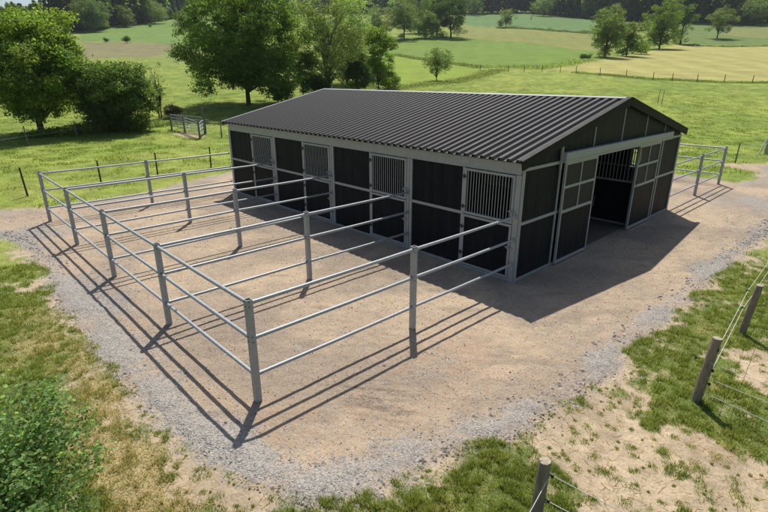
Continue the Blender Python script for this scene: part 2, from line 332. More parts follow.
# ------------------------------------------------------------------ ground mesh: one sheet split into yard and meadow
fine = np.radians(np.arange(-54, 54.01, .2)); A0 = np.radians(np.arange(-177, -54.5, 3.)); A1 = np.radians(np.arange(57, 181, 3.))
ang = np.concatenate([A0, fine, A1])
rr = [.4]
while rr[-1] < 1000:
    r_ = rr[-1]
    rr.append(r_ + (min(max(.035, r_*r_*.0022/4.05), .5+.006*r_) if r_ < 620 else r_*.06) if r_ > 1.8 else r_+.1)
rr = np.array(rr)
va = math.atan2(HY, HX)
AA, RR = np.meshgrid(ang, rr)
X = (CAM[0]+RR*np.cos(va-AA)); Y = (CAM[1]+RR*np.sin(va-AA))
xf, yf = X.ravel(), Y.ravel()
F_ = fields(xf, yf)
def ground_color(x, y, F):
    out = mixc(DIRT, DIRT2, smooth(.38, .62, fbm(x, y, 1.7, 5, 203))*.85)
    out = mixc(out, TAN, np.clip(smooth(.45, .7, fbm(x, y, 1.3, 4, 71))+F['swath']*.4, 0, 1)); out = mixc(out, DIRT2*.9, F['track']*.45)
    out = mixc(out, GRAVEL*.86, F['grav']*.55); out = mixc(out, DIRT2*.72, smooth(.60, .78, fbm(x*.6+y*.6, (x-y)*1.9, .7, 4, 77))*.5)
    sm = np.clip(blobs(x, y, [(378, 398, .42, 1), (352, 388, .3, .7), (400, 415, .25, .5)]), 0, 1)*smooth(.45, .7, fbm((x*.8+y*.6)*.5, (y*.8-x*.6)*3.2, .22, 4, 88))
    out = mixc(out, C(.36, .235, .14), np.exp(-((pdist(x, y, [(300, 420), (380, 395), (470, 350)]))/.7)**2)*.55*smooth(.3, .6, F['n1'])); out = mixc(out, DIRT2*.5, sm*.85)
    soil = mixc(C(.425, .335, .225), C(.30, .232, .155), smooth(.3, .75, F['n1']*.5+F['n2']*.5))
    out = out*F['wy'][:, None] + soil*(1-F['wy'][:, None])
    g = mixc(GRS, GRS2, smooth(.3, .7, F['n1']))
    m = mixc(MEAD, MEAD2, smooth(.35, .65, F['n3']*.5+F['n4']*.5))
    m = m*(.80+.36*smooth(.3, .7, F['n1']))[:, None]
    g = mixc(g*.55+C(.04, .045, .018), m, smooth(8, 20, F['r']))  # shade between the blades put into the ground colour for depth
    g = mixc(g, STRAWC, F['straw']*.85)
    s = (x-CAM[0])*HX+(y-CAM[1])*HY
    far = s > 55
    if far.any():
        xx, yy = x[far], y[far]; gf = g[far]
        nz = fbm(xx, yy, 6, 4, 81); nz2 = fbm(xx*1.0, yy*4.0, 18, 3, 91)
        for poly, c in far_w:
            sd = sdist(xx, yy, poly)+(nz-.5)*2.0
            cc = c[None]*(.82+.36*nz*.6+.36*nz2*.4)[:, None]
            t = smooth(.8, -.8, sd)[:, None]; cc = cc*(1+(.07 if c[0] > .3 else .03)*np.sin((xx*.80+yy*.60)/1.1+nz*3))[:, None]; gf = gf*(1-t)+cc*t
        g[far] = gf
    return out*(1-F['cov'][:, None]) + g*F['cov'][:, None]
gc = ground_color(xf, yf, F_)
zf = zt(xf, yf)
near = smooth(16, 9, F_['r'])
zf = zf + near*((F_['n2']-.5)*.02*(.4+F_['grav']) + (F_['n1']-.5)*.05*(1-F_['wy']*.65) + F_['ring']*.05*smooth(.2, -.1, F_['sd'])*F_['grav'])
inb = (xf > -12.3) & (xf < .25) & (yf > -.2) & (yf < 9.1)
zf = np.where(inb, np.minimum(zf, .0), zf)
nr, na = X.shape
idx = np.arange(nr*na).reshape(nr, na)
q = np.stack([idx[:-1, :-1], idx[1:, :-1], idx[1:, 1:], idx[:-1, 1:]], -1).reshape(-1, 4)
wrap = np.stack([idx[:-1, -1], idx[1:, -1], idx[1:, 0], idx[:-1, 0]], -1).reshape(-1, 4)
q = np.concatenate([q, wrap])[:, ::-1]
# centre fan as tiny quads is not needed: the hole under the camera is closed by a small disc ring
V = np.stack([xf, yf, zf], 1)
V = np.vstack([V, [[CAM[0], CAM[1], 0]]]); ctr = len(V)-1
gc = np.vstack([gc, gc[:1]]); gr_ = np.append(F_['grav']*.95+.05, 0); gk_ = np.append(smooth(.5, -.05, F_['sd']), 0)
wyf = np.append(F_['wy'], 0)
fan = np.stack([np.full(na, ctr), np.full(na, ctr), idx[0, :], np.roll(idx[0, :], -1)], -1)
inside = wyf[q].mean(1) > .5
def sub(name, faces, extra_tri=None):
    used = np.unique(faces); remap = np.full(len(V), -1); remap[used] = np.arange(len(used))
    o = np_mesh(name, V[used], remap[faces], M['ground'], None, gc[used], True)
    a = o.data.attributes.new('gravel', 'FLOAT', 'POINT'); a.data.foreach_set('value', gr_[used].astype(np.float32))
    a = o.data.attributes.new('gmask', 'FLOAT', 'POINT'); a.data.foreach_set('value', gk_[used].astype(np.float32))
    return o
meadow = tag(sub('meadow_ground', q[~inside]), kind='structure')
yardo = tag(sub('gravel_yard', q[inside]), kind='structure')
hole = MB(); ring0 = [(float(xf[i]), float(yf[i]), float(zf[i])) for i in idx[0, :]]
hole.add(ring0[::-1], [tuple(range(len(ring0)))])
ho = hole.build('soil', M['concrete']); tag(ho, kind='structure')

# ------------------------------------------------------------------ grass and stones
rng = np.random.default_rng(5)
def polar(n, r0, r1, amax=58, power=1.0):
    u = rng.random(n); r = r0+(r1-r0)*u**power
    a = np.radians(rng.uniform(-amax, amax, n)); return CAM[0]+r*np.cos(va-a), CAM[1]+r*np.sin(va-a)
def ground_z(x, y, F):
    nr_ = smooth(16, 9, F['r'])
    return zt(x, y)+nr_*((F['n2']-.5)*.02*(.4+F['grav'])+(F['n1']-.5)*.05*(1-F['wy']*.65))
def clear(x, y):   # nothing grows under the building or on the camera's own spot
    return ~((x > -12.3) & (x < .3) & (y > -.3) & (y < 9.2))
def blades(name, x, y, F, h, w, col, label):
    n = len(x); z = ground_z(x, y, F)-.004
    a = rng.uniform(0, 2*PI, n); lean = rng.uniform(.1, .75, n)*h; la = rng.uniform(0, 2*PI, n)
    dx, dy = np.cos(a)*w/2, np.sin(a)*w/2
    b0 = np.stack([x-dx, y-dy, z], 1); b1 = np.stack([x+dx, y+dy, z], 1)
    t = np.stack([x+np.cos(la)*lean, y+np.sin(la)*lean, z+h], 1)
    Vv = np.stack([b0, b1, t], 1).reshape(-1, 3); Fv = np.arange(3*n).reshape(-1, 3)
    cc = np.repeat(col, 3, 0)
    o = np_mesh(name, Vv, Fv, M['grass'], None, cc)
    tag(o, label, 'grass', kind='stuff'); return o
def grass_color(x, y, F, n):
    c = mixc(GRS, GRS2, np.clip(F['n1']+rng.normal(0, .25, n), 0, 1))
    c = mixc(c, STRAWC*1.05, (rng.random(n) < (F['straw']*.6+.08)).astype(float)*rng.uniform(.5, 1, n))
    return c*rng.uniform(.7, 1.3, (n, 1))
# foreground turf
n = 1900000
x, y = polar(n, 2.2, 13.5, 56, 1.15); F = fields(x, y)
tuft = smooth(.40, .66, fbm(x, y, .10, 3, 131))
keep = (rng.random(n) < F['cov']*(.55+.45*tuft)*(1-.35*F['straw'])) & clear(x, y)
x, y = x[keep], y[keep]; F = {k: v[keep] for k, v in F.items()}; tuft = tuft[keep]; n = len(x)
h = rng.uniform(.015, .048, n)*(.6+.8*tuft)*(.7+.6*F['n1'])*(1+.35*(tuft > .75)); w = rng.uniform(.004, .009, n)*(1+F['r']*.06)
blades('grass_turf', x, y, F, h, w, grass_color(x, y, F, n), 'short tufty grass growing around the gravel yard in the foreground')
# straw lying on the soil
n = 90000
x, y = polar(n, 2.2, 11, 56, 1.0); F = fields(x, y); keep = (rng.random(n) < F['straw']*(1-F['wy'])*.9+.09*(1-F['cov'])) & (F['sd'] > .05)
x, y = x[keep], y[keep]; F = {k: v[keep] for k, v in F.items()}; n = len(x)
a = rng.uniform(0, 2*PI, n); l = rng.uniform(.03, .12, n); w = rng.uniform(.002, .005, n); z = ground_z(x, y, F)
tz = rng.uniform(.004, .03, n)
P0 = np.stack([x, y, z+.004], 1); P1 = np.stack([x+np.cos(a)*l, y+np.sin(a)*l, z+tz], 1); W_ = np.stack([-np.sin(a)*w, np.cos(a)*w, np.zeros(n)], 1)
Vv = np.stack([P0-W_, P0+W_, P1+W_*.5, P1-W_*.5], 1).reshape(-1, 3); Fv = np.arange(4*n).reshape(-1, 4)
so = np_mesh('dry_straw', Vv, Fv, M['grass'], None, np.repeat(STRAWC[None]*rng.uniform(.75, 1.35, (n, 1)), 4, 0))
tag(so, 'pale dry straw and dead stalks lying on the verge left of the yard', 'straw', kind='stuff')
# single green tufts on the bare soil
n = 2800
x, y = polar(n, 3, 11, 50, .9); F = fields(x, y); keep = (F['cov'] < .5) & (F['sd'] > .1) & (F['sd'] < 2.2)
x, y = x[keep], y[keep]; ts = np.repeat(rng.uniform(.25, 1.2, len(x))**1.8, 100); cx = np.repeat(x, 100)+rng.normal(0, .034, len(x)*100)*ts; cyy = np.repeat(y, 100)+rng.normal(0, .034, len(x)*100)*ts
F = fields(cx, cyy); n = len(cx)
blades('weed_tufts', cx, cyy, F, rng.uniform(.012, .045, n)*(.5+ts*.6), rng.uniform(.004, .010, n), grass_color(cx, cyy, F, n)*1.1, 'small green weed tufts scattered on the bare soil by the yard edge')
# meadow beyond
n = 700000
x, y = polar(n, 11, 90, 56, 1.1); F = fields(x, y)
tuft = smooth(.48, .66, fbm(x, y, .9, 3, 141))
keep = (rng.random(n) < F['cov']*(.25+.75*tuft)) & clear(x, y) & (F['wy'] < .2)
x, y = x[keep], y[keep]; F = {k: v[keep] for k, v in F.items()}; tuft = tuft[keep]; n = len(x)
h = rng.uniform(.03, .085, n)*(.55+.6*tuft)*np.clip(.5+F['r']/40, .7, 1.3)*smooth(95, 45, F['r']); w = rng.uniform(.012, .03, n)*(.5+F['r']/28)
c = mixc(MEAD*.92, MEAD2*1.05, np.clip(F['n3']*.5+F['n4']*.5+rng.normal(0, .2, n), 0, 1))*rng.uniform(.75, 1.25, (n, 1))
c = mixc(c, C(.11, .17, .035), (tuft > .8)*.3)
blades('meadow_grass', x, y, F, h, w, c, 'bright green grazed pasture grass with darker clumps beyond the stable')

# stones
OCT = np.array([[1, 0, 0], [-1, 0, 0], [0, 1, 0], [0, -1, 0], [0, 0, 1], [0, 0, -1.]])
OF = np.array([[0, 2, 4], [2, 1, 4], [1, 3, 4], [3, 0, 4], [2, 0, 5], [1, 2, 5], [3, 1, 5], [0, 3, 5]])
def stones(name, x, y, F, s, label, hue=(1, .93, .84), lo=.15, hi=.42):
    n = len(x); z = ground_z(x, y, F)
    v = OCT[None]*s[:, None, None]*rng.uniform(.55, 1.15, (n, 6, 1)) + rng.normal(0, .12, (n, 6, 3))*s[:, None, None]
    v[:, :, 2] *= .6; a = rng.uniform(0, 2*PI, n); ca, sa = np.cos(a)[:, None], np.sin(a)[:, None]
    xx = v[:, :, 0]*ca-v[:, :, 1]*sa; yy = v[:, :, 0]*sa+v[:, :, 1]*ca
    Vv = np.stack([xx+x[:, None], yy+y[:, None], v[:, :, 2]+(z+s*.15)[:, None]], -1).reshape(-1, 3)
    Fv = (np.arange(n)[:, None, None]*6+OF[None]).reshape(-1, 3)
    g = rng.uniform(lo, hi, (n, 1)); g = g*rng.choice([.75, 1, 1.25], (n, 1)); c = g*np.array([hue])*rng.uniform(.94, 1.06, (n, 3))
    o = np_mesh(name, Vv, Fv, M['stone'], None, np.repeat(c, 6, 0)); tag(o, label, 'gravel', kind='stuff')
n = 340000
x, y = polar(n, 3, 19, 54, .95); F = fields(x, y)
p_ = (F['grav']*.55+F['ring']*.45+.035)*smooth(.45, 0, F['sd'])
keep = (rng.random(n) < p_) & clear(x, y); x, y = x[keep], y[keep]; F = {k: v[keep] for k, v in F.items()}; n = len(x)
s = rng.uniform(.004, .0125, n)*(1+F['r']*.05)+(rng.random(n) < .30*F['ring']+.008)*rng.uniform(.006, .026, n)
stones('gravel_stones', x, y, F, s, 'loose pale grey crushed gravel strewn around the rim of the yard')

# crumbled soil clods along the scraped rim of the yard
n = 60000
x, y = polar(n, 3, 13, 54, .95); F = fields(x, y)
rim = np.exp(-((F['sd']-.02)/.14)**2)*smooth(.42, .62, fbm(x, y, .9, 3, 171))
keep = rng.random(n) < rim; x, y = x[keep], y[keep]; F = {k: v[keep] for k, v in F.items()}; n = len(x)
_g = rng.uniform
stones('soil_clods', x, y, F, rng.uniform(.006, .03, n)*rng.uniform(.6, 1, n), 'brown crumbled soil clods along the scraped rim of the gravel yard', (1, .80, .60), .10, .30)

# ------------------------------------------------------------------ stable building
B = empty('stable_building', (0, 0, 0))
tag(B, 'long black and grey horse stable with dark ribbed roof and open sliding doors', 'stable')
Wd = 8.87; L_ = 12.0; HW = 2.50; RZ = 3.52; YR = Wd/2; t_ = .05
SL = (RZ-HW)/(YR+.15)
def roof_z(y): return RZ - abs(y-YR)*SL
# roof sheets: trapezoidal ribs of real depth running ridge to eave
def roof_sheet(sgn):
    pitch = .21; prof = [(0, 0), (.072, 0), (.087, .05), (.165, .05)]
    xs = []; x0 = -L_-.12; x1 = .07; k = 0
    while True:
        for dx, dz in prof:
            xx = x0+k*pitch+dx
            if xx > x1: break
            xs.append((xx, dz))
        else:
            k += 1; continue
        break
    xs.append((x1, 0)); m = MB(); ye = YR+sgn*(YR+.15); n = len(xs); vs = []
    for yy, zz in ((YR, RZ), (ye, HW)):
        for xx, dz in xs: vs.append((xx, yy, zz+dz))
    for yy, zz in ((YR, RZ), (ye, HW)):
        for xx, dz in xs: vs.append((xx, yy, zz+dz-.012))
    fs = []
    for i in range(n-1):
        a = (i, i+1, n+i+1, n+i)
        fs.append(a if sgn > 0 else a[::-1])
        b = (2*n+i, 3*n+i, 3*n+i+1, 2*n+i+1); fs.append(b if sgn > 0 else b[::-1])
        fs.append((n+i, n+i+1, 3*n+i+1, 3*n+i))
    m.add(vs, fs); o = m.build('roof', M['roof'], B)
    return o
rf = roof_sheet(-1); rb_ = roof_sheet(1)
m = MB()   # ridge cap: folded sheet lying over both slopes
for sg in (-1, 1):
    m.add([(-L_-.14, YR, RZ+.060), (.09, YR, RZ+.060), (.09, YR+sg*.13, RZ+.060-.13*SL), (-L_-.14, YR+sg*.13, RZ+.060-.13*SL),
           (-L_-.14, YR+sg*.13, RZ+.036-.13*SL), (.09, YR+sg*.13, RZ+.036-.13*SL)], [(0, 1, 2, 3), (3, 2, 5, 4)])
m.build('ridge_cap', M['ridge'], rf)
for xx, sx in ((.07, 1), (-L_-.12, -1)):
    for sg, rp in ((-1, rf), (1, rb_)):
        m = MB(); a = (xx+.016*sx, YR, RZ-.045); b = (xx+.016*sx, YR+sg*(YR+.17), HW-.05)
        m.bar(a, b, .03, .19 if sx > 0 else .12)
        m.bar((xx-.03*sx, YR, RZ+.060), (xx-.03*sx, YR+sg*(YR+.17), HW+.047), .12, .008)
        m.build('verge_trim', M['verge' if sx > 0 else 'ridge'], rp)
# far left verge of the photo reads light grey on its upper fold
# steel frame along front and back
def wall_long(y, out):   # out = -1 front, +1 back
    m = MB(); m.box(-L_+.02, -.02, min(y, y-out*.10), max(y, y-out*.10), 2.24, 2.462)
    m.build('eave_beam', M['galv_frame'], B)
    m = MB(); m.box(-L_+.02, -.02, y+out*.012 if out < 0 else y-.10, y+.10 if out < 0 else y+out*.012, .005, .055)
    m.build('base_rail', M['galv_frame'], B)
    for i in range(5):
        xc = -3*i
        w = .10 if i in (0, 4) else .085
        xa, xb = (xc-.12, xc-.002) if i == 0 else ((xc+.002, xc+.12) if i == 4 else (xc-.085, xc+.085))
        m = MB(); m.box(xa, xb, y+(-.018 if out < 0 else -.10), y+(.10 if out < 0 else .018), 0, 2.236)
        if 0 < i < 4: pass
        o = m.build('frame_post', M['galv_frame'], B, bevel=.004)
        if 0 < i < 4:
            g = MB(); g.box(xc-.004, xc+.004, y+(-.0215 if out < 0 else .0185), y+(-.0185 if out < 0 else .0215), .01, 2.23); g.build('joint', M['black_steel'], o)
    for i in range(4):
        xr = -3*i - (.12 if i == 0 else .085); xl = -3*(i+1)+(.12 if i == 3 else .085)
        xh = -3*i-1.40                                    # hinge post
        m = MB(); m.box(xh-.03, xh+.03, y+(-.014 if out < 0 else -.06), y+(.06 if out < 0 else .014), .057, 2.238); m.build('hinge_post', M['galv_frame'], B, bevel=.003)
        # fixed panel beside the door
        for (z0, z1) in ((.057, 1.205), (1.275, 2.238)):
            m = MB(); m.box(xl, xh-.03, y+(.012 if out < 0 else -.045), y+(.045 if out < 0 else -.012), z0, z1); m.build('wall_panel', M['board'], B)
        m = MB(); m.box(xl, xh-.03, y+(-.006 if out < 0 else -.06), y+(.06 if out < 0 else .006), 1.207, 1.273); m.build('mid_rail', M['galv_frame'], B, bevel=.003)
        # stable door: two leaves, the lower boarded, the upper barred
        ya, yb = (y-.03, y+.02) if out < 0 else (y-.02, y+.03)
        x0, x1 = xh+.036, xr-.006
        d = MB()
        for (z0, z1) in ((.07, 1.225), (1.245, 2.225)):
            d.box(x0, x0+.05, ya, yb, z0, z1); d.box(x1-.05, x1, ya, yb, z0, z1)
            d.box(x0+.05, x1-.05, ya+.002, yb-.002, z1-.05, z1); d.box(x0+.05, x1-.05, ya+.002, yb-.002, z0, z0+.05)
        dd = d.build('stable_door', M['galv_frame'], B, bevel=.003)
        m = MB(); m.box(x0+.05, x1-.05, ya+.012, yb-.012, .12, 1.175); m.build('door_panel', M['board'], dd)
        m = MB(); nb = 16; yc = (ya+yb)/2
        for k in range(nb):
            xx = x0+.05+(x1-x0-.10)*(k+.5)/nb
            m.tube([(xx, yc, 1.295), (xx, yc, 2.175)], .0085, 6, False)
        m.build('grille', M['galv'], dd, True)
        for zz in (.35, .95, 1.40, 2.05):
            m = MB(); m.box(x0-.05, x0+.05, ya-.012 if out < 0 else yb+.001, ya-.001 if out < 0 else yb+.012, zz-.02, zz+.02)
            yy = ya-.014 if out < 0 else yb+.014
            m.tube([(x0-.003, yy, zz-.045), (x0-.003, yy, zz+.045)], .014, 8); m.build('hinge', M['black_steel'], dd)
        for zz in (.75, 1.5):
            m = MB(); yy = ya-.02 if out < 0 else yb+.02
            m.tube([(x1-.10, yy, zz), (x1+.06, yy, zz)], .010, 8); m.box(x1-.07, x1-.02, min(yy, ya), max(yy, yb) if out > 0 else ya-.001, zz-.03, zz+.03)
            m.tube([(x1-.06, yy, zz), (x1-.06, yy+out*.05, zz+.02)], .008, 6); m.build('latch', M['galv'], dd)
wall_long(0, -1); wall_long(Wd, 1)
# end walls
def end_wall(x, out, opening):
    # out=+1: the gable facing the camera; wall plane at x, thickness inwards
    def bx(y0, y1, z0, z1, d0, d1): # d measured outward from wall plane
        a, b = x+out*d0, x+out*d1
        m = MB(); m.box(min(a, b), max(a, b), y0, y1, z0, z1); return m
    secs = [(.105, 1.46), (1.52, 2.90), (5.97, 7.40), (7.46, Wd-.105)] if opening else [(.105, 2.90), (2.96, 5.91), (5.97, Wd-.105)]
    posts = [1.49, 2.93, 5.94, 7.43] if opening else [2.93, 5.94]
    for (a, b) in secs:
        for (z0, z1) in ((.057, 1.205), (1.275, 2.305)):
            bx(a, b, z0, z1, -.045, -.012).build('wall_panel', M['board'], B)
        bx(a, b, 1.207, 1.273, -.06, .006).build('mid_rail', M['galv_frame'], B, bevel=.003)
        bx(a, b, .005, .055, -.06, .004).build('base_rail', M['galv_frame'], B)
    for p in posts: bx(p-.03, p+.03, .0, 2.305, -.065, .010).build('frame_post', M['galv_frame'], B, bevel=.003)
    for p in (.052, Wd-.052):
        bx(p-.050, p+.050, 0, 2.305, -.115 if False else -.001, .014).build('frame_post', M['galv_frame'], B, bevel=.003)
    bx(.002, Wd-.002, 2.308, 2.372, -.07, .012).build('lintel', M['galv_frame'], B, bevel=.003)
    # gable boarding, three battens
    cuts = [.06, 1.49, 2.93, 4.435, 5.94, 7.38, Wd-.06]
    for a, b in zip(cuts[:-1], cuts[1:]):
        a += .018; b -= .018; g = MB()
        top = lambda yy: roof_z(yy)-.045
        pts = [(a, 2.375), (b, 2.375), (b, top(b)), (a, top(a))]
        x0, x1 = x+out*-.045, x+out*-.012
        g.add([(x0, p[0], p[1]) for p in pts]+[(x1, p[0], p[1]) for p in pts], [(0, 1, 2, 3), (7, 6, 5, 4), (0, 4, 5, 1), (1, 5, 6, 2), (2, 6, 7, 3), (3, 7, 4, 0)])
        g.build('gable_panel', M['gable'], B)
    for c in cuts[1:-1]:
        bx(c-.016, c+.016, 2.374, roof_z(c)-.05, -.05, .002).build('batten', M['galv_frame'], B)
end_wall(0, 1, True); end_wall(-L_, -1, False)
# sliding doors and their rail cover
m = MB(); m.box(.016, .13, 1.45, 7.75, 2.385, 2.545); m.box(.016, .12, 1.45, 7.75, 2.33, 2.383)
tr = m.build('track_cover', M['galv_frame'], B, bevel=.006)
m = MB(); m.box(.014, .05, 1.39, 1.445, 2.20, 2.72); m.build('track_bracket', M['galv_frame'], tr)
def sliding(y0, y1):
    d = MB(); xa, xb = .045, .095; ft = .05
    d.box(xa, xb, y0, y0+ft, .04, 2.34); d.box(xa, xb, y1-ft, y1, .04, 2.34)
    for z in (.04, 1.205, 1.755, 2.27): 
        hh = .07 if z != 1.755 else .06
        d.box(xa+.002, xb-.002, y0+ft, y1-ft, z, z+hh)
    ym = (y0+y1)/2
    d.box(xa+.004, xb-.004, ym-.018, ym+.018, 1.275, 1.755); d.box(xa+.004, xb-.004, ym-.018, ym+.018, 1.815, 2.27)
    o = d.build('sliding_door', M['galv_frame'], B, bevel=.003)
    m = MB(); m.box(xa+.012, xb-.014, y0+ft, y1-ft, .11, 1.205); m.build('door_panel', M['board'], o)
    for (a, b) in ((y0+ft, ym-.018), (ym+.018, y1-ft)):
        for (z0, z1) in ((1.275, 1.755), (1.815, 2.27)):
            m = MB(); m.box(xa+.016, xb-.02, a, b, z0, z1); m.build('mesh_pane', M['mesh_pane'], o)
    return o
o = sliding(1.55, 3.05)
m = MB(); m.tube([(.095, 3.02, 1.15), (.14, 3.02, 1.15), (.14, 3.02, 1.4), (.095, 3.02, 1.4)], .009, 6); m.build('handle', M['black_steel'], o)
o = sliding(5.50, 7.02)
m = MB(); m.tube([(.095, 5.53, 1.15), (.14, 5.53, 1.15), (.14, 5.53, 1.4), (.095, 5.53, 1.4)], .009, 6); m.build('handle', M['black_steel'], o)
# interior: aisle with barred stall fronts, partitions, floor
m = MB(); m.box(-L_+.06, -.07, 2.99, 5.88, -.1, .03); m.build('aisle_floor', M['concrete'], B)
for yy in (2.94, 5.93):
    for i in range(4):
        xa, xb = -3*i-.08, -3*(i+1)+.02
        f = MB(); 
        for z in (.04, 1.25, 2.18): f.box(xb+.04, xa-.04, yy-.025, yy+.025, z, z+.05)
        f.box(xa-.04, xa, yy-.03, yy+.03, .0, 2.45); f.box(xb, xb+.04, yy-.03, yy+.03, .0, 2.45)
        o = f.build('stall_front', M['galv_frame'], B)
        m = MB(); m.box(xb+.04, xa-.04, yy-.018, yy+.018, .09, 1.25); m.build('stall_panel', M['board'], o)
        m = MB()
        for k in range(28):
            xx = xb+.04+(xa-xb-.08)*(k+.5)/28; m.tube([(xx, yy, 1.3), (xx, yy, 2.18)], .010, 5, False)
        m.build('grille', M['galv'], o, True)
for i in range(1, 4):
    for (a, b) in ((.11, 2.90), (5.97, Wd-.11)):
        m = MB(); m.box(-3*i-.02, -3*i+.02, a, b, .02, 2.0); m.build('partition', M['board'], B)
# purlins under the roof
for sg in (-1, 1):
    for k in range(5):
        yy = YR+sg*(.25+k*1.02); m = MB(); m.box(-L_+.06, -.06, yy-.03, yy+.03, roof_z(yy)-.09, roof_z(yy)-.018); m.build('purlin', M['galv_frame'], B)
# halter hanging at the opening
hl = MB(); px, py, pz = .0, 5.47, 2.16
hl.tube([(.12, 5.47, 2.27), (.13, 5.44, 2.12), (.13, 5.46, 1.97), (.13, 5.51, 1.92), (.13, 5.52, 2.05), (.12, 5.48, 2.27)], .012, 6)
hl.tube([(.13, 5.47, 2.15), (.14, 5.43, 2.02), (.13, 5.48, 1.88)], .009, 6)
ho = hl.build('lead_rope', simple('straw yellow rope', (.42, .38, .2), .8), None, True)
tag(ho, 'small coiled yellowish rope hanging at the top corner of the open sliding doorway', 'rope')

# ------------------------------------------------------------------ pipe paddock fences
RAILZ = (1.42, .93, .40); P = 5.92; TOP = 1.475
def post_mb(m_parent, x, y, h=TOP, z=0):
    m = MB(); w = .082; wall = .008
    m.box(x-w/2, x+w/2, y-w/2, y+w/2, -.25, h-.02)
    for (a, b, c, d) in ((x-w/2, x+w/2, y-w/2, y-w/2+wall), (x-w/2, x+w/2, y+w/2-wall, y+w/2), (x-w/2, x-w/2+wall, y-w/2+wall, y+w/2-wall), (x+w/2-wall, x+w/2, y-w/2+wall, y+w/2-wall)):
        m.box(a, b, c, d, h-.02, h)
    p = m.build('post', M['galv'], m_parent)
    c = MB(); c.box(x-w/2+wall+.001, x+w/2-wall-.001, y-w/2+wall+.001, y+w/2-wall-.001, h-.019, h-.012); c.build('shade_plate', M['hollow_shade'], p)  # black plate painting the shade in the open post top
    b = MB()
    for zz in RAILZ[:2]:
        for dz in (-.035, .035): b.tube([(x+w/2, y-.012, zz+dz), (x+w/2+.008, y-.012, zz+dz)], .007, 6); b.tube([(x-.012, y-w/2-.008, zz+dz), (x-.012, y-w/2, zz+dz)], .007, 6)
    b.build('bolt', M['black_steel'], p)
    return p
def rail(parent, a, b):
    for z in RAILZ:
        m = MB(); A = Vector((a[0], a[1], z)); Bv = Vector((b[0], b[1], z)); d = (Bv-A).normalized()
        n = 4; pts = [A+(Bv-A)*k/n - Vector((0, 0, .006*math.sin(PI*k/n))) for k in range(n+1)]
        m.tube(pts, .0265, 10); 
        for e, s in ((A, 1), (Bv, -1)):
            m.tube([e+d*s*.0, e+d*s*.05], .0295, 10)
        m.build('rail', M['galv'], parent, True)
xs = [0, -3, -6, -9, -12]
bays = ['nearest the open gable end', 'second from the open gable end', 'in the middle of the five', 'second from the far end', 'at the far end beside the meadow']
f = empty('paddock_fence', (-6, -P, 0)); tag(f, 'long galvanised pipe fence with five posts closing the front of the paddocks', 'fence', 'galvanised paddock fences')
def rel(e): return e.location
def localize(e):
    for ch in e.children: ch.location = -e.location
for x in xs: post_mb(f, x-.05, -P)
for a, b in zip(xs[:-1], xs[1:]): rail(f, (a-.05-.041, -P), (b-.05+.041, -P))
localize(f)
for x, nm in zip(xs, bays):
    f = empty('paddock_fence', (x, -P/2, 0)); tag(f, 'pipe fence dividing the front paddocks, ' + nm, 'fence', 'galvanised paddock fences')
    xo = x-.05
    post_mb(f, xo, -P/2); rail(f, (xo, -P+.041), (xo, -P/2-.041)); rail(f, (xo, -P/2+.041), (xo, -.055))
    for z in RAILZ:
        m = MB(); m.box(xo-.02, xo+.02, -.058, -.0315, z-.045, z+.045); m.build('wall_bracket', M['galv'], f)
    localize(f)
f = empty('paddock_fence', (-.05, Wd+3, 0)); tag(f, 'galvanised pipe fence leading back from the far corner of the stable gable', 'fence', 'galvanised paddock fences')
post_mb(f, -.05, Wd+2.9); rail(f, (-.05, Wd+.07), (-.05, Wd+2.86)); rail(f, (-.05, Wd+2.94), (-.05, Wd+5.75)); localize(f)
f = empty('paddock_fence', (-6, Wd+5.8, 0)); tag(f, 'galvanised pipe fence behind the stable along the pasture', 'fence', 'galvanised paddock fences')
for x in xs: post_mb(f, x-.05, Wd+5.8)
for a, b in zip(xs[:-1], xs[1:]): rail(f, (a-.05-.041, Wd+5.8), (b-.05+.041, Wd+5.8))
localize(f)

# ------------------------------------------------------------------ foreground round-post fence with white rope
def round_post(parent, x, y, h, r=.065, lean=(0, 0), seed=0):
    g = np.random.default_rng(seed); n = 18; m = MB(); base = []
    z0 = float(zt(x, y)); rings = [-.2, 0, h*.25, h*.5, h*.75, h-.012, h]; vs = []
    k0 = g.normal(0, .035, n); 
    for zi, zz in enumerate(rings):
        rr_ = r*(1.05-.08*zz/h)*(.93 if zi == len(rings)-1 else 1)
        for k in range(n):
            a = 2*PI*k/n; q = rr_*(1+k0[k]+g.normal(0, .012))
            vs.append((x+math.cos(a)*q+lean[0]*zz/h, y+math.sin(a)*q+lean[1]*zz/h, z0+zz+(g.normal(0, .003) if zi == len(rings)-1 else 0)))
    fs = [(i*n+k, i*n+(k+1) % n, (i+1)*n+(k+1) % n, (i+1)*n+k) for i in range(len(rings)-1) for k in range(n)]
    m.add(vs, fs); p = m.build('post', M['wood_post'], parent, True)
    c = MB(); top = vs[-n:]; cx_ = sum(t[0] for t in top)/n; cy_ = sum(t[1] for t in top)/n
    c.add(top+[(cx_, cy_, z0+h+.004)], [(k, (k+1) % n, n) for k in range(n)]); c.build('cut_top', M['wood_end'], p)
    return p
def wire(parent, a, b, sag=.03, r=.0035):
    A, Bv = Vector(a), Vector(b); n = 12
    m = MB(); m.tube([A+(Bv-A)*k/n-Vector((0, 0, sag*4*(k/n)*(1-k/n))) for k in range(n+1)], r, 6); m.build('wire', M['wire'], parent, True)
def insul(parent, x, y, z, dx, dy):
    m = MB(); m.tube([(x, y, z), (x+dx*.05, y+dy*.05, z)], .008, 6); m.tube([(x+dx*.05, y+dy*.05, z-.018), (x+dx*.05, y+dy*.05, z+.018)], .014, 8); m.build('insulator', M['ins'], parent)
pa = (3.93, -1.69); pb = (3.86, .90); pc = (3.53, -5.05)
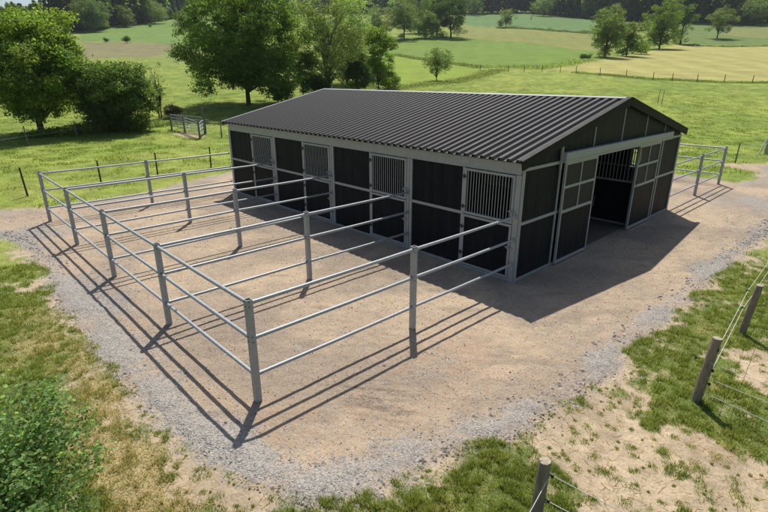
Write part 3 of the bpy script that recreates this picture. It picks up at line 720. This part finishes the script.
f = empty('post_fence', (pa[0], pa[1], 0)); tag(f, 'round weathered wooden posts strung with white electric rope on the grass right of the yard', 'fence')
round_post(f, pa[0], pa[1], .95, .054, (.06, .02), 3); round_post(f, pb[0], pb[1], .88, .052, (.06, .05), 4)
round_post(f, 3.7, 4.6, .9, .066, (0, 0), 6)
for z1, z2, z3 in ((.80, .76, .78), (.50, .45, .45)):
    a = (pa[0]+.085, pa[1], z1); b = (pb[0]-.07, pb[1], z2)
    wire(f, a, b); wire(f, b, (3.62, 4.6, z3), .04)
    insul(f, pa[0]+.05, pa[1], z1, 1, 0); insul(f, pb[0]-.03, pb[1], z2, -1, 0)
for z1, e in ((.62, (6.3, -1.4, .5)), (.40, (6.3, -1.5, .3)), (.18, (6.2, -1.7, .12))):
    wire(f, (pa[0]+.06, pa[1]-.04, z1), e, .05)
insul(f, pa[0]-.06, pa[1]-.03, .62, -1, 0); insul(f, pa[0]+.05, pa[1], .3, 1, 0)
round_post(f, 6.35, -1.5, .9, .066, (0, 0), 8)
localize(f)
f = empty('post_fence', (pc[0], pc[1], 0)); tag(f, 'single round wooden post with two white ropes at the bottom edge of the picture', 'fence')
round_post(f, pc[0], pc[1], .85, .056, (.03, -.02), 5)
wire(f, (pc[0]+.075, pc[1]+.02, .70), (5.6, -4.3, .35), .05); wire(f, (pc[0]+.075, pc[1]+.0, .42), (5.6, -4.4, .2), .05)
wire(f, (pc[0]+.075, pc[1]+.02, .70), (3.9, -7.6, .1), .05)
insul(f, pc[0]+.045, pc[1]+.01, .70, 1, .2); insul(f, pc[0]+.045, pc[1], .42, 1, .2)
round_post(f, 5.7, -4.35, .8, .056, (0, 0), 7); localize(f)

# ------------------------------------------------------------------ thin meadow fences
def stake_fence(name, pts, h, r, label, mat, wires=(1.,), wr=.006, wmat=None):
    x0, y0, z0 = pts[0]; f = empty(name, (x0, y0, z0)); tag(f, label, 'fence')
    g = np.random.default_rng(len(pts)*7)
    for (x, y, z) in pts:
        m = MB(); l = g.normal(0, .03, 2); m.tube([(x, y, z-.2), (x+l[0], y+l[1], z+h*g.uniform(.93, 1.05))], [r*1.1, r*.9], 7); m.build('post', mat, f)
    for wz in wires:
        for a, b in zip(pts[:-1], pts[1:]):
            m = MB(); A = Vector(a)+Vector((0, r, h*wz*.9)); Bv = Vector(b)+Vector((0, r, h*wz*.9))
            m.tube([A+(Bv-A)*k/6-Vector((0, 0, .05*4*(k/6)*(1-k/6))) for k in range(7)], wr, 4); m.build('wire', wmat or M['wire'], f)
    localize(f)
T = lambda lst: [at(*q) for q in lst]
stake_fence('meadow_fence', T([(-40, 206), (28, 196), (101.5, 184), (158, 177), (211, 167.5)])+[(-17.9, 6.5, 0.0)], .98, .032, 'dark thin stakes with a single wire in the meadow just beyond the gravel', M['rust_post'], (.95, .5), .003)
stake_fence('meadow_fence', T([(-50, 158), (29, 146), (77, 137.5), (119, 131.5), (150, 130), (172, 130)]), 1.15, .04, 'pale wire fence on grey posts under the big trees on the left', M['trunk_pale'], (1., .6), .005)
stake_fence('meadow_fence', T([(206, 134), (221.7, 137.5), (245, 138)]), 1.15, .04, 'short run of grey posts between the small metal pen and the stable roof', M['trunk_pale'], (1., .6), .006)
stake_fence('pasture_fence', T([(480, 70.5), (508, 71.5), (524, 71.5), (542, 71), (560, 72.5), (576, 73), (600, 75), (626, 77), (653, 80), (672, 81), (697, 82), (724, 82.5), (752, 83), (785, 83.5), (830, 84)]), 1.1, .05, 'row of small dark posts along the near edge of the yellow hay field', M['rust_post'], (.9,), .006, M['rust_post'])
stake_fence('pasture_fence', T([(735, 163), (768, 158.5), (830, 153)]), .95, .03, 'thin white rope fence crossing the grass behind the rear paddock', M['trunk_pale'], (.95,), .006)
for (u, v, h) in ((657.5, 103, 1.0), (661.5, 104, 1.1)):
    x, y, z = at(u, v); zz = z_for_v(x, y, v-14)-z
    m = MB(); m.tube([(0, 0, -.2), (.05, .02, zz)], [.035, .02], 6); o = m.build('stake', M['rust_post'], None, loc=(x, y, z))
    tag(o, ('left' if u < 660 else 'right') + ' one of two thin dark sticks standing in the open pasture behind the roof', 'stake', 'sticks in the pasture')
x, y, z = at(531, 20); m = MB(); m.tube([(0, 0, -.3), (0, 0, 1.6), (1.6, .6, 4.0)], [.25, .2, .12], 6); o = m.build('stake', M['rust_post'], None, loc=(x, y, z)); tag(o, 'far leaning stick on the green field near the forest edge', 'stake')
# small white trestle at the right edge
x, y, z = at(768, 158)
tt = empty('trestle', (x, y, z), .9); tag(tt, 'small pale A-shaped trestle with grey panel standing in the pasture at the right edge', 'trestle')
for sx in (-1, 1):
    for sy in (-.35, .35):
        m = MB(); m.bar((sx*.35, sy, 0), (0, sy, .95), .05, .05, (0, 1, 0)); m.build('leg', M['wire'], tt)
m = MB(); m.bar((0, -.4, .95), (0, .4, .95), .06, .05); m.build('top_bar', M['wire'], tt)
m = MB(); m.box(-.02, .02, -.3, .3, .15, .8); m.build('panel', M['galv_frame'], tt)
# small metal pen with gates
pn = [at(172, 130), at(185, 132.5), at(200, 139), at(205, 134)]
f = empty('gate_pen', pn[0]); tag(f, 'small old pen of grey hurdles on a bare earth patch in the meadow', 'pen')
for (x, y, z), h in zip(pn, (1.15, 1.2, 1.15, 1.9)):
    m = MB(); m.tube([(x, y, z-.2), (x, y, z+h)], [.07, .06], 8); m.build('post', M['trunk_pale'], f)
def hurdle(a, b, z0, z1, n):
    m = MB()
    for k in range(n):
        t = k/(n-1); h = z0+(z1-z0)*t; m.tube([Vector(a)+Vector((0, 0, h)), Vector(b)+Vector((0, 0, h))], .024, 6)
    for tt_ in (.03, .5, .97):
        p = Vector(a)*(1-tt_)+Vector(b)*tt_; m.tube([p+Vector((0, 0, z0)), p+Vector((0, 0, z1))], .022, 6)
    m.build('hurdle', M['galv'], f)
hurdle(pn[0], pn[1], .3, 1.1, 5); hurdle(pn[0], pn[3], .3, 1.15, 5); hurdle(pn[1], pn[2], .3, 1.1, 5); hurdle(pn[2], pn[3], .3, 1.0, 4)
localize(f)

# ------------------------------------------------------------------ trees
def leaves(g, lobes, n, size, tint, aspect=.6, up=.35, shell=.35):
    lb = np.array(lobes); vol = lb[:, 3]*lb[:, 4]*lb[:, 5]; p = vol**.66; p /= p.sum()
    li = g.choice(len(lb), n, p=p); d = g.normal(size=(n, 3)); d /= np.linalg.norm(d, axis=1)[:, None]
    rad = (shell+(1-shell)*g.random(n)**.5)*(1+.12*g.normal(size=n)); rad = np.minimum(rad, 1.35)
    c = lb[li, :3]+d*rad[:, None]*lb[li, 3:6]
    per = 11; nc = n//per                                  # leaves sit in twig sprays, leaving gaps between
    li = np.repeat(li[:nc], per); d = np.repeat(d[:nc], per, 0); c = np.repeat(c[:nc], per, 0); n = nc*per
    sp = np.repeat(g.uniform(.5, 1.25, nc), per)[:, None]*size*1.05
    c = c+g.normal(size=(n, 3))*sp*np.array([1, 1, .55]); cf = np.repeat(g.uniform(.7, 1.32, nc), per)
    nn = d*.5+g.normal(size=(n, 3))*.8; nn[:, 2] += up; nn /= np.linalg.norm(nn, axis=1)[:, None]
    a = np.cross(nn, g.normal(size=(n, 3))); a /= np.linalg.norm(a, axis=1)[:, None]; b = np.cross(nn, a)
    s = size*g.uniform(.6, 1.35, n)[:, None]
    Vv = np.stack([c-a*s*.5, c-b*s*aspect*.5+nn*s*.08, c+a*s*.5, c+b*s*aspect*.5+nn*s*.08], 1).reshape(-1, 3)
    lt = g.uniform(.66, 1.36, len(lb))[li]; hue = g.normal(0, .07, len(lb))[li]+g.normal(0, .06, n)
    col = np.array(tint)[None]*(lt*cf*g.uniform(.75, 1.25, n))[:, None]*np.stack([1+hue*.8, np.ones(n), 1-hue], 1)
    return Vv, np.arange(4*n).reshape(-1, 4), np.repeat(np.clip(col, .005, 1), 4, 0)
def env_lobes(g, cz, rx, rz, n, lr, bottom=-1., shape='round', squash=.75):
    out = []; ns = int(n*.62); ph = g.uniform(0, 6)
    for i in range(n):
        if 3 < i < ns and g.random() < .06: continue       # a hole in the crown
        if i < ns:                                        # evenly spread outer clumps
            zq = 1-2*(i+.5)/ns; a = i*2.39996+ph; q = np.array([math.sqrt(1-zq*zq)*math.cos(a), math.sqrt(1-zq*zq)*math.sin(a), zq])
            q = (q+g.normal(0, .07, 3))*g.uniform(.70, 1.12)
        else:
            q = g.normal(size=3); q /= np.linalg.norm(q); q = q*g.random()**.5*.8
        if q[2] < bottom: q[2] = bottom
        w = 1.
        if shape == 'cone': w = max(.15, (1-q[2])/2)*1.25
        if shape == 'tall': w = min(1.25, (max(.02, 1-abs(q[2])**3.2)/max(.02, 1-q[2]**2))**.5)
        if shape == 'egg': w = 1.0-.22*q[2]
        k = lr*g.uniform(.6, 1.5)
        out.append((q[0]*(rx-lr*.7)*w, q[1]*(rx-lr*.7)*w, cz+q[2]*(rz-lr*.6), k, k, k*squash))
    return out
def trunk_mb(g, h, r, lobes, nl, fork=.35, stems=1, spread=.3, limb=.35):
    m = MB()
    for s in range(stems):
        a = 2*PI*s/stems+g.uniform(0, 1); off = spread*(stems > 1)
        bx_, by_ = math.cos(a)*off*.35, math.sin(a)*off*.35
        top = (math.cos(a)*off*h*.18+g.normal(0, .03)*h, math.sin(a)*off*h*.18+g.normal(0, .03)*h, h*.78)
        pts = []; 
        for k in range(7):
            t = k/6; pts.append((bx_+(top[0]-bx_)*t**1.2+g.normal(0, r*.25)*(k > 0), by_+(top[1]-by_)*t**1.2+g.normal(0, r*.25)*(k > 0), -.3+(top[2]+.3)*t))
        rs = [r*1.35, r*1.0, r*.85, r*.68, r*.5, r*.32, r*.12]
        m.tube(pts, rs, 9)
        for li in g.permutation(len(lobes))[:nl//stems]:
            L0 = lobes[li]; t0 = np.clip((L0[2]-.25*h)/(h*.9), fork*.6, .85)*g.uniform(.7, 1.); i = min(5, int(t0*6)); fr = t0*6-i
            p0 = np.array(pts[i])*(1-fr)+np.array(pts[i+1])*fr; p3 = np.array(L0[:3])
            mid = p0*.5+p3*.5+np.array([0, 0, .06*h]) + g.normal(0, .03*h, 3)
            r0 = rs[i]*limb*1.4
            m.tube([p0, p0*.6+mid*.4, mid, mid*.4+p3*.6, p3], [r0, r0*.8, r0*.55, r0*.35, r0*.12], 6, False)
    return m
def build_tree(name, loc, h, crown_w, crown_bottom, n, size, tint, seed, label, cat='tree', shape='round', nl=26, lobes_n=42, lr=.22, r=None, stems=1, bark='trunk', bottom=-1., group=None, shell=.35, squash=.75, offx=0, spread=.3, fat=1.04):
    g = np.random.default_rng(seed); r = r or h*.016
    cz = (h+crown_bottom)/2; rz = (h-crown_bottom)/2*1.02; rx = crown_w/2*fat
    lb = env_lobes(g, cz, rx, rz, lobes_n, lr*min(crown_w, 1.6*(h-crown_bottom))*.8, bottom, shape, squash)
    e = empty(name, loc); tag(e, label, cat, group)
    trunk_mb(g, h, r, lb, nl, stems=stems, spread=spread).build('trunk', M[bark], e, True)
    Vv, Fv, cc = leaves(g, lb, n, size, tint, shell=shell)
    Vv[:, 2] = np.maximum(Vv[:, 2], .02)
    np_mesh('crown', Vv, Fv, M['leaf'], e, cc); return e
def px_tree(name, u, v, u0, u1, vtop, vbot, n, size, tint, seed, label, **kw):
    x, y, z = at(u, v); dp = depth(x, y, z); h = z_for_v(x, y, vtop)-z; cb = max(.0, z_for_v(x, y, vbot)-z)
    w = (u1-u0)/FOC*dp
    uc = (u0+u1)/2; off = (uc-u)/FOC*dp*.6
    e = build_tree(name, (x+RT[0]*off, y+RT[1]*off, z), h, w, cb, n, size, tint, seed, label, **kw)
    return e, h, w
DK = (.040, .070, .017); MID = (.060, .098, .022); LT = (.085, .125, .028); YG = (.105, .135, .022); PALE = (.085, .115, .045); OLV = (.075, .095, .035)
px_tree('ash_tree', 42, 134, -14, 100, 4, 121, 90000, .17, (.098, .140, .026), 11, 'big bushy yellow green tree with forked stem at the left edge beyond the meadow', shape='round', lobes_n=110, lr=.13, stems=2, nl=46, r=.15, shell=.25)
px_tree('hawthorn', 122, 131, 88, 158, 58, 129, 42000, .15, (.06, .095, .024), 12, 'dense dark green bushy tree right of the big yellow green tree', lobes_n=60, lr=.17, nl=20, shell=.3)
px_tree('elder_bush', 106, 131, 88, 124, 84, 129, 12000, .15, PALE, 13, 'pale leafy bush between the two trees by the wire fence', cat='bush', lobes_n=30, lr=.2, nl=10)
px_tree('bare_tree', 160, 118, 151, 170, 62, 108, 1300, .09, OLV, 14, 'thin half bare brownish tree standing left of the small pen', shape='tall', lobes_n=40, lr=.16, nl=40, r=.06, stems=2)
px_tree('dry_bush', 173, 118, 164, 181, 105, 118, 3500, .13, (.10, .085, .055), 15, 'low brownish bush behind the small pen', cat='bush', lobes_n=14, lr=.25, nl=8)
px_tree('oak_tree', 256, 105, 184, 304, -30, 97, 100000, .20, (.062, .098, .022), 16, 'large dark spreading oak standing directly behind the stable roof', lobes_n=130, lr=.115, nl=60, r=.2, shell=.25)
px_tree('young_tree', 303, 99, 288, 320, 44, 92, 9000, .15, MID, 17, 'slim young tree with a thin stem between the oak and the tall pale tree', shape='tall', lobes_n=30, lr=.18, nl=16, r=.06)
px_tree('birch_tree', 329, 95, 286, 372, -34, 88, 46000, .15, (.11, .14, .055), 18, 'tall airy pale green tree with see-through crown behind the roof ridge', shape='tall', lobes_n=110, lr=.115, nl=80, r=.11, stems=2, bark='trunk_pale', shell=.1)
px_tree('yew_bush', 356, 94, 336, 378, 48, 93, 18000, .15, (.04, .066, .022), 19, 'dark conical bush at the foot of the tall pale tree', cat='bush', shape='cone', lobes_n=34, lr=.22, nl=8)
px_tree('alder_tree', 378, 91, 360, 397, 20, 89, 24000, .16, LT, 20, 'green leafy tree right of the tall pale tree behind the ridge', shape='tall', lobes_n=46, lr=.17, nl=20, r=.08)
px_tree('maple_tree', 346, 84, 320, 378, 8, 82, 26000, .18, (.07, .105, .03), 48, 'fuller green tree half hidden behind the tall pale airy tree', lobes_n=50, lr=.16, nl=16)
px_tree('hazel_bush', 388, 89, 376, 401, 70, 89, 8000, .13, MID, 21, 'low rounded bush at the right end of the tree group behind the ridge', cat='bush', lobes_n=18, lr=.24, nl=6)
px_tree('holly_bush', 318, 97, 304, 334, 72, 96, 9000, .15, (.045, .07, .022), 49, 'dark undergrowth bush between the slim young tree and the pale trunk', cat='bush', lobes_n=20, lr=.24, nl=6)
px_tree('laurel_bush', 282, 103, 268, 296, 78, 102, 9000, .15, (.05, .078, .022), 50, 'dark bush at the right foot of the large spreading oak', cat='bush', lobes_n=20, lr=.24, nl=6)
px_tree('apple_tree', 437, 80.5, 421, 452, 47, 76, 12000, .12, (.065, .09, .03), 22, 'small round orchard tree standing alone in the pasture above the roof', lobes_n=34, lr=.17, nl=26, r=.08)
px_tree('weeping_tree', 404, 39, 388, 420, -8, 39, 22000, .36, (.10, .13, .055), 23, 'pale willow-like tree at the left of the distant copse', shape='tall', lobes_n=44, lr=.17, nl=8)
px_tree('copse_tree', 424, 38, 412, 440, 10, 38, 14000, .36, (.07, .105, .03), 24, 'mid green lower tree in the middle of the distant copse', lobes_n=28, lr=.2, nl=6)
px_tree('copse_tree', 451, 37.5, 434, 468, -14, 38, 28000, .36, (.05, .08, .024), 25, 'tall dark tree at the right end of the distant copse', shape='tall', lobes_n=50, lr=.17, nl=8)
px_tree('copse_tree', 436, 36, 424, 450, -14, 37, 18000, .36, (.055, .085, .022), 51, 'tall dark tree left of the tallest one in the distant copse', shape='tall', lobes_n=36, lr=.18, nl=8)
px_tree('copse_tree', 418, 33, 404, 434, -20, 34, 16000, .4, (.06, .09, .025), 26, 'tall green tree rising behind the middle of the distant copse', shape='tall', lobes_n=34, lr=.19, nl=8)
px_tree('copse_tree', 378, 37, 364, 396, 6, 37, 14000, .36, (.09, .11, .045), 27, 'olive green tree half hidden behind the tree group at the ridge', lobes_n=30, lr=.2, nl=8)
px_tree('field_tree', 505.5, 27.5, 498, 514, 7, 26, 5000, .36, OLV, 28, 'small lone tree on the far slope in front of the forest', lobes_n=20, lr=.22, nl=8)
px_tree('field_bush', 499.5, 27.5, 496.5, 503, 18, 27, 900, .4, DK, 29, 'tiny dark bush beside the small lone tree on the far slope', cat='bush', lobes_n=8, lr=.3, nl=3)
px_tree('walnut_tree', 603, 57, 588, 624, 5, 55, 26000, .24, (.09, .12, .045), 30, 'pale round tree at the left of the group beside the hay field', lobes_n=56, lr=.16, nl=26)
px_tree('thorn_bush', 625, 56, 612, 642, 19, 56, 16000, .24, (.06, .09, .026), 31, 'dark low tree between the two bigger trees beside the hay field', lobes_n=30, lr=.2, nl=8)
px_tree('lime_tree', 659, 49, 641, 677, 0, 48, 34000, .27, (.075, .11, .026), 32, 'full rounded tree at the right of the group beside the hay field', shape='tall', lobes_n=54, lr=.17, nl=8)
px_tree('spruce_tree', 680, 44, 669, 691, -8, 44, 10000, .3, (.045, .07, .024), 33, 'narrow dark tree rising behind the full rounded tree at the hay field', shape='tall', lobes_n=28, lr=.22, nl=8)
px_tree('field_bush', 585, 59, 579, 592, 54, 59, 1500, .25, DK, 34, 'small dark bush left of the tree group beside the hay field', cat='bush', lobes_n=8, lr=.3, nl=3)
px_tree('field_bush', 641, 54, 631, 651, 40, 54, 6000, .24, LT, 35, 'light low bush at the foot of the tree group beside the hay field', cat='bush', lobes_n=12, lr=.28, nl=3)
px_tree('pear_tree', 716, 38.5, 705, 730, 4, 36, 13000, .3, (.07, .09, .035), 36, 'lone spreading tree on the green strip above the hay field', lobes_n=32, lr=.19, nl=14)
px_tree('forest_edge_tree', 752, 25, 734, 772, -4, 26, 16000, .5, (.08, .11, .035), 37, 'broad rounded tree at the forest edge in the upper right corner', lobes_n=34, lr=.2, nl=5)
px_tree('forest_edge_tree', 96, 32, 76, 112, -4, 32, 24000, .42, (.07, .10, .035), 38, 'broad rounded tree at the forest edge right of the big yellow green crown', lobes_n=40, lr=.18, nl=5)
px_tree('forest_edge_tree', 155, 23.5, 141, 169, 0, 24, 14000, .42, (.10, .13, .045), 39, 'pale rounded tree at the forest edge above the far green field', lobes_n=28, lr=.2, nl=5)
px_tree('forest_edge_tree', 126, 27, 118, 136, 6, 27, 6000, .42, OLV, 40, 'smaller olive tree at the forest edge between two rounded crowns', lobes_n=18, lr=.24, nl=5)
px_tree('field_bush', 127, 43, 123.5, 131, 35, 43, 1200, .3, DK, 41, 'small dark upright bush on the brown field at the upper left', cat='bush', lobes_n=8, lr=.3, nl=3)
px_tree('field_bush', 106.5, 41.8, 104.5, 109, 38, 41.8, 500, .3, DK, 42, 'tiny bush on the field edge left of the small dark upright bush', cat='bush', lobes_n=6, lr=.3, nl=2)
px_tree('field_bush', 150, 27, 147.5, 152.5, 22.5, 27, 500, .35, DK, 43, 'tiny bush below the pale rounded tree at the forest edge', cat='bush', lobes_n=6, lr=.3, nl=2)
px_tree('orchard_tree', 186, 34, 176, 196, 14, 34, 8000, .32, (.06, .085, .045), 44, 'bluish green round tree on the far slope left of the oak crown', lobes_n=22, lr=.22, nl=5)
px_tree('forest_edge_tree', 475, 15, 462, 484, -12, 14, 4000, .6, MID, 45, 'green tree at the forest edge right of the distant copse', lobes_n=18, lr=.25, nl=5)
px_tree('forest_edge_tree', 545, 16, 530, 556, -8, 15, 5500, .7, PALE, 46, 'pale broadleaf at the forest edge above the far blue green field', lobes_n=20, lr=.25, nl=5)
px_tree('forest_edge_tree', 628, 21, 614, 642, -6, 20, 5500, .7, (.06, .088, .035), 47, 'rounded tree at the forest edge behind the hay field group', lobes_n=20, lr=.25, nl=5)

# far woods: one mass of many crowns
def forest(name, base_px, rows, hmin, hmax, label, seed, gap=6.5, conifer=.6):
    g = np.random.default_rng(seed); pts = np.array([at(*q) for q in base_px]); VV = []; CC = []
    seg = np.linalg.norm(np.diff(pts[:, :2], axis=0), axis=1); tot = seg.sum(); cum = np.concatenate([[0], np.cumsum(seg)])
    for row in range(rows):
        k = int(tot/gap)
        for i in range(k):
            t = (i+g.uniform(-.4, .4))/k*tot; bx_ = np.interp(t, cum, pts[:, 0]); by_ = np.interp(t, cum, pts[:, 1])
            d = np.array([bx_-CAM[0], by_-CAM[1]]); d /= np.linalg.norm(d)
            o = row*gap*1.1+g.uniform(0, gap*.8)+3; x = bx_+d[0]*o; y = by_+d[1]*o; z = float(zt(x, y)); h = g.uniform(hmin, hmax)
            nq = 900 if row < 2 else 500
            if g.random() < conifer:
                w = h*.16; tt = g.random(nq)**1.0; a = g.uniform(0, 2*PI, nq); layer = np.floor(tt*12)/12; rr_ = w*(1-tt*.95)*(.65+.5*(tt-layer)*0+.35*g.random(nq))
                c = np.stack([x+np.cos(a)*rr_, y+np.sin(a)*rr_, z+h*(.04+.96*tt)], 1); tint = np.array([.026, .046, .026])*g.uniform(.75, 1.3); s0 = 1.15
            else:
                dd = g.normal(size=(nq, 3)); dd /= np.linalg.norm(dd, axis=1)[:, None]; lb = 1+.18*np.sin(dd[:, 0]*5+g.uniform(0, 6))*np.cos(dd[:, 2]*4+dd[:, 1]*5)
                w = h*g.uniform(.22, .3); c = np.stack([x+dd[:, 0]*w*lb, y+dd[:, 1]*w*lb, z+h*.52+dd[:, 2]*h*.46*lb], 1); tint = np.array([.052, .082, .028])*g.uniform(.6, 1.7); s0 = 1.3
            c += g.normal(0, .25, c.shape)
            nn = g.normal(size=(nq, 3)); nn[:, 2] += .5; nn /= np.linalg.norm(nn, axis=1)[:, None]; a1 = np.cross(nn, g.normal(size=(nq, 3))); a1 /= np.linalg.norm(a1, axis=1)[:, None]; b1 = np.cross(nn, a1)
            s = s0*g.uniform(.7, 1.5, nq)[:, None]
            VV.append(np.stack([c-a1*s*.6, c-b1*s*.45, c+a1*s*.6, c+b1*s*.45], 1).reshape(-1, 3)); CC.append(np.repeat(tint[None]*g.uniform(.7, 1.35, (nq, 1)), 4, 0))
    Vv = np.concatenate(VV); o = np_mesh(name, Vv, np.arange(len(Vv)).reshape(-1, 4), M['leaf'], None, np.concatenate(CC))
    tag(o, label, 'forest', kind='stuff')
forest('far_forest', [(60, 33), (90, 31.5), (110, 26.5), (141, 24), (166, 20), (200, 15), (260, 13.5)], 7, 20, 30, 'dark mixed forest closing the slope at the upper left', 101, 6, .7)
forest('far_forest', [(-90, 36), (-40, 34), (10, 33), (60, 33)], 5, 10, 13, 'lower far treeline left of the big yellow green crown', 104, 6, .4)
forest('far_forest', [(260, 13.5), (330, 13), (400, 14), (470, 14), (535, 13.8), (558, 15.5), (591, 19)], 6, 30, 42, 'dark forest along the top behind the copse and far fields', 102, 7.5, .6)
forest('far_forest', [(591, 19), (640, 22), (685, 23), (737, 23.5), (800, 24.5), (880, 26)], 6, 24, 36, 'dark forest wall behind the hay field at the upper right', 103, 6.5, .6)
def scrub(name, px, h, wd, n, size, tint, label, seed):
    g = np.random.default_rng(seed); pts = np.array([at(*q) for q in px]); seg = np.linalg.norm(np.diff(pts[:, :2], axis=0), axis=1); cum = np.concatenate([[0], np.cumsum(seg)])
    t = g.uniform(0, cum[-1], n); x = np.interp(t, cum, pts[:, 0]); y = np.interp(t, cum, pts[:, 1])
    hn = fbm(t, t*0+seed, 2.5, 3, seed); x = x+g.normal(0, wd, n); y = y+g.normal(0, wd, n); z = zt(x, y)
    c = np.stack([x, y, z+h*(hn*1.5-.2).clip(.1)*g.random(n)], 1)
    nn = g.normal(size=(n, 3)); nn[:, 2] += .3; nn /= np.linalg.norm(nn, axis=1)[:, None]; a1 = np.cross(nn, g.normal(size=(n, 3))); a1 /= np.linalg.norm(a1, axis=1)[:, None]; b1 = np.cross(nn, a1); s = size*g.uniform(.6, 1.4, n)[:, None]
    Vv = np.stack([c-a1*s*.5, c-b1*s*.3, c+a1*s*.5, c+b1*s*.3], 1).reshape(-1, 3)
    o = np_mesh(name, Vv, np.arange(4*n).reshape(-1, 4), M['leaf'], None, np.repeat(np.array(tint)[None]*g.uniform(.6, 1.5, (n, 1)), 4, 0)); tag(o, label, 'scrub', kind='stuff')
scrub('rough_hedge', [(385, 90), (400, 88), (425, 85), (450, 83), (480, 76), (500, 70)], .5, 1.0, 8000, .16, (.085, .1, .035), 'rough weedy strip running past the lone orchard tree', 1)
scrub('rough_hedge', [(478, 68), (510, 67), (540, 69), (560, 66), (590, 60)], .6, 1.1, 7000, .2, (.11, .14, .05), 'dark rough hedge strip ending at the hay field corner', 2)
scrub('rough_hedge', [(497, 28), (540, 30), (600, 34)], 1.5, .6, 5000, .35, (.06, .08, .03), 'thin dark hedge line across the far slope', 3)
scrub('rough_hedge', [(575, 73), (653, 79.5), (697, 81.5), (768, 83), (840, 84)], .35, .5, 9000, .16, (.09, .115, .04), 'tall weeds along the near edge of the hay field', 4)
scrub('rough_hedge', [(680, 45), (768, 46), (850, 46.5)], .7, .5, 5000, .3, (.06, .09, .03), 'hedge line along the far edge of the hay field', 5)
scrub('rough_hedge', [(382, 54), (440, 62.5), (480, 68)], .8, .5, 5000, .22, (.08, .095, .035), 'weedy ditch line left of the hay field hedge', 6)
scrub('rough_hedge', [(28, 137), (76, 134), (120, 130), (155, 126), (170, 124)], .9, .5, 12000, .12, (.085, .11, .035), 'tall weeds under the big trees on the left', 7)

# ------------------------------------------------------------------ foreground bush
def big_bush():
    g = np.random.default_rng(77)
    u, v, dp = -26, 462, 4.3
    d = FW+(u-384)/FOC*RT-(v-256)/FOC*UP; p = CAM+d*dp; x, y = p[0], p[1]
    e = empty('hazel_bush', (x, y, float(zt(x, y)))); tag(e, 'leafy dark green bush in the bottom left corner on the verge', 'bush')
    lb = []; m = MB(); Vs = []; Cs = []; k = 0
    for s in range(210):
        a = g.uniform(0, 2*PI); sp_ = g.random()**.6*.95; top = np.array([math.cos(a)*sp_, math.sin(a)*sp_, g.uniform(.5, 1.68)*(1.08-.4*sp_)])
        b0 = np.array([math.cos(a)*.12, math.sin(a)*.12, 0]); mid = b0*.4+top*.6+np.array([0, 0, .12])
        P_ = [b0, b0*.5+mid*.5, mid, top]; m.tube(P_, [.008, .006, .003, .0012], 5, False)
        for j in range(95):
            t = 1.03-.8*g.random()**1.4; i = min(2, int(t*3)); q = P_[i]*(1-(t*3-i))+P_[i+1]*(t*3-i)
            q = q+g.normal(0, .045, 3); s_ = g.uniform(.02, .055)
            ax = g.normal(size=3); ax[2] = ax[2]*.35-.15; ax /= np.linalg.norm(ax); nn = np.cross(ax, g.normal(size=3)); nn[2] = abs(nn[2])+.4; nn -= ax*nn.dot(ax); nn /= np.linalg.norm(nn); b_ = np.cross(nn, ax)
            Vs.append([q, q+ax*s_*.35+b_*s_*.34, q+ax*s_*.75+b_*s_*.26, q+ax*s_*1.05-nn*s_*.12, q+ax*s_*.75-b_*s_*.26, q+ax*s_*.35-b_*s_*.34])
            Cs.append(np.array([.10, .15, .058])*g.uniform(.5, 1.55)*np.array([1+g.normal(0, .12), 1, 1]))
    m.build('stems', simple('green brown twigs', (.10, .10, .045), .8), e, True)
    Vv = np.array(Vs).reshape(-1, 3); np_mesh('foliage', Vv, np.arange(len(Vv)).reshape(-1, 6), M['leaf'], e, np.repeat(np.array(Cs), 6, 0))
big_bush()

# ------------------------------------------------------------------ haze: even air over the whole valley
hz = MB(); hz.box(-1250, 1250, -1250, 1250, -3, 175); hz = hz.build('haze', None); tag(hz, kind='stuff')
hm = bpy.data.materials.new('air'); hm.use_nodes = True; hn = hm.node_tree; hn.nodes.remove(hn.nodes['Principled BSDF'])
pv = hn.nodes.new('ShaderNodeVolumePrincipled'); pv.inputs['Color'].default_value = (.82, .90, 1, 1); pv.inputs['Density'].default_value = .00012; pv.inputs['Anisotropy'].default_value = .3
hn.links.new(pv.outputs[0], hn.nodes['Material Output'].inputs['Volume']); hz.data.materials.append(hm)

# ------------------------------------------------------------------ light
SUN_EL = math.radians(57.5); AZ = math.radians(-45)            # shadows run towards AZ
sv = Vector((-math.cos(AZ)*math.cos(SUN_EL), -math.sin(AZ)*math.cos(SUN_EL), math.sin(SUN_EL)))
ld = bpy.data.lights.new('sun', 'SUN'); ld.energy = 4.6; ld.angle = math.radians(.55); ld.color = (1, .955, .88)
lo = bpy.data.objects.new('sun', ld); COL.objects.link(lo); lo.rotation_euler = (-sv).to_track_quat('-Z', 'Y').to_euler()
w = bpy.data.worlds.new('World'); scene.world = w; w.use_nodes = True; nt = w.node_tree
sky = nt.nodes.new('ShaderNodeTexSky'); sky.sky_type = 'NISHITA'; sky.sun_disc = False; sky.sun_elevation = SUN_EL; sky.sun_rotation = math.atan2(sv.x, sv.y)
sky.air_density = 1.0; sky.dust_density = 1.5
bg = nt.nodes['Background']; bg.inputs['Strength'].default_value = .085; nt.links.new(sky.outputs[0], bg.inputs['Color'])
scene.view_settings.view_transform = 'Standard'; scene.view_settings.look = 'None'; scene.view_settings.exposure = 0.24; scene.view_settings.gamma = 1; scene.view_settings.use_curve_mapping = False
scene.cycles.max_bounces = 7; scene.cycles.transparent_max_bounces = 8
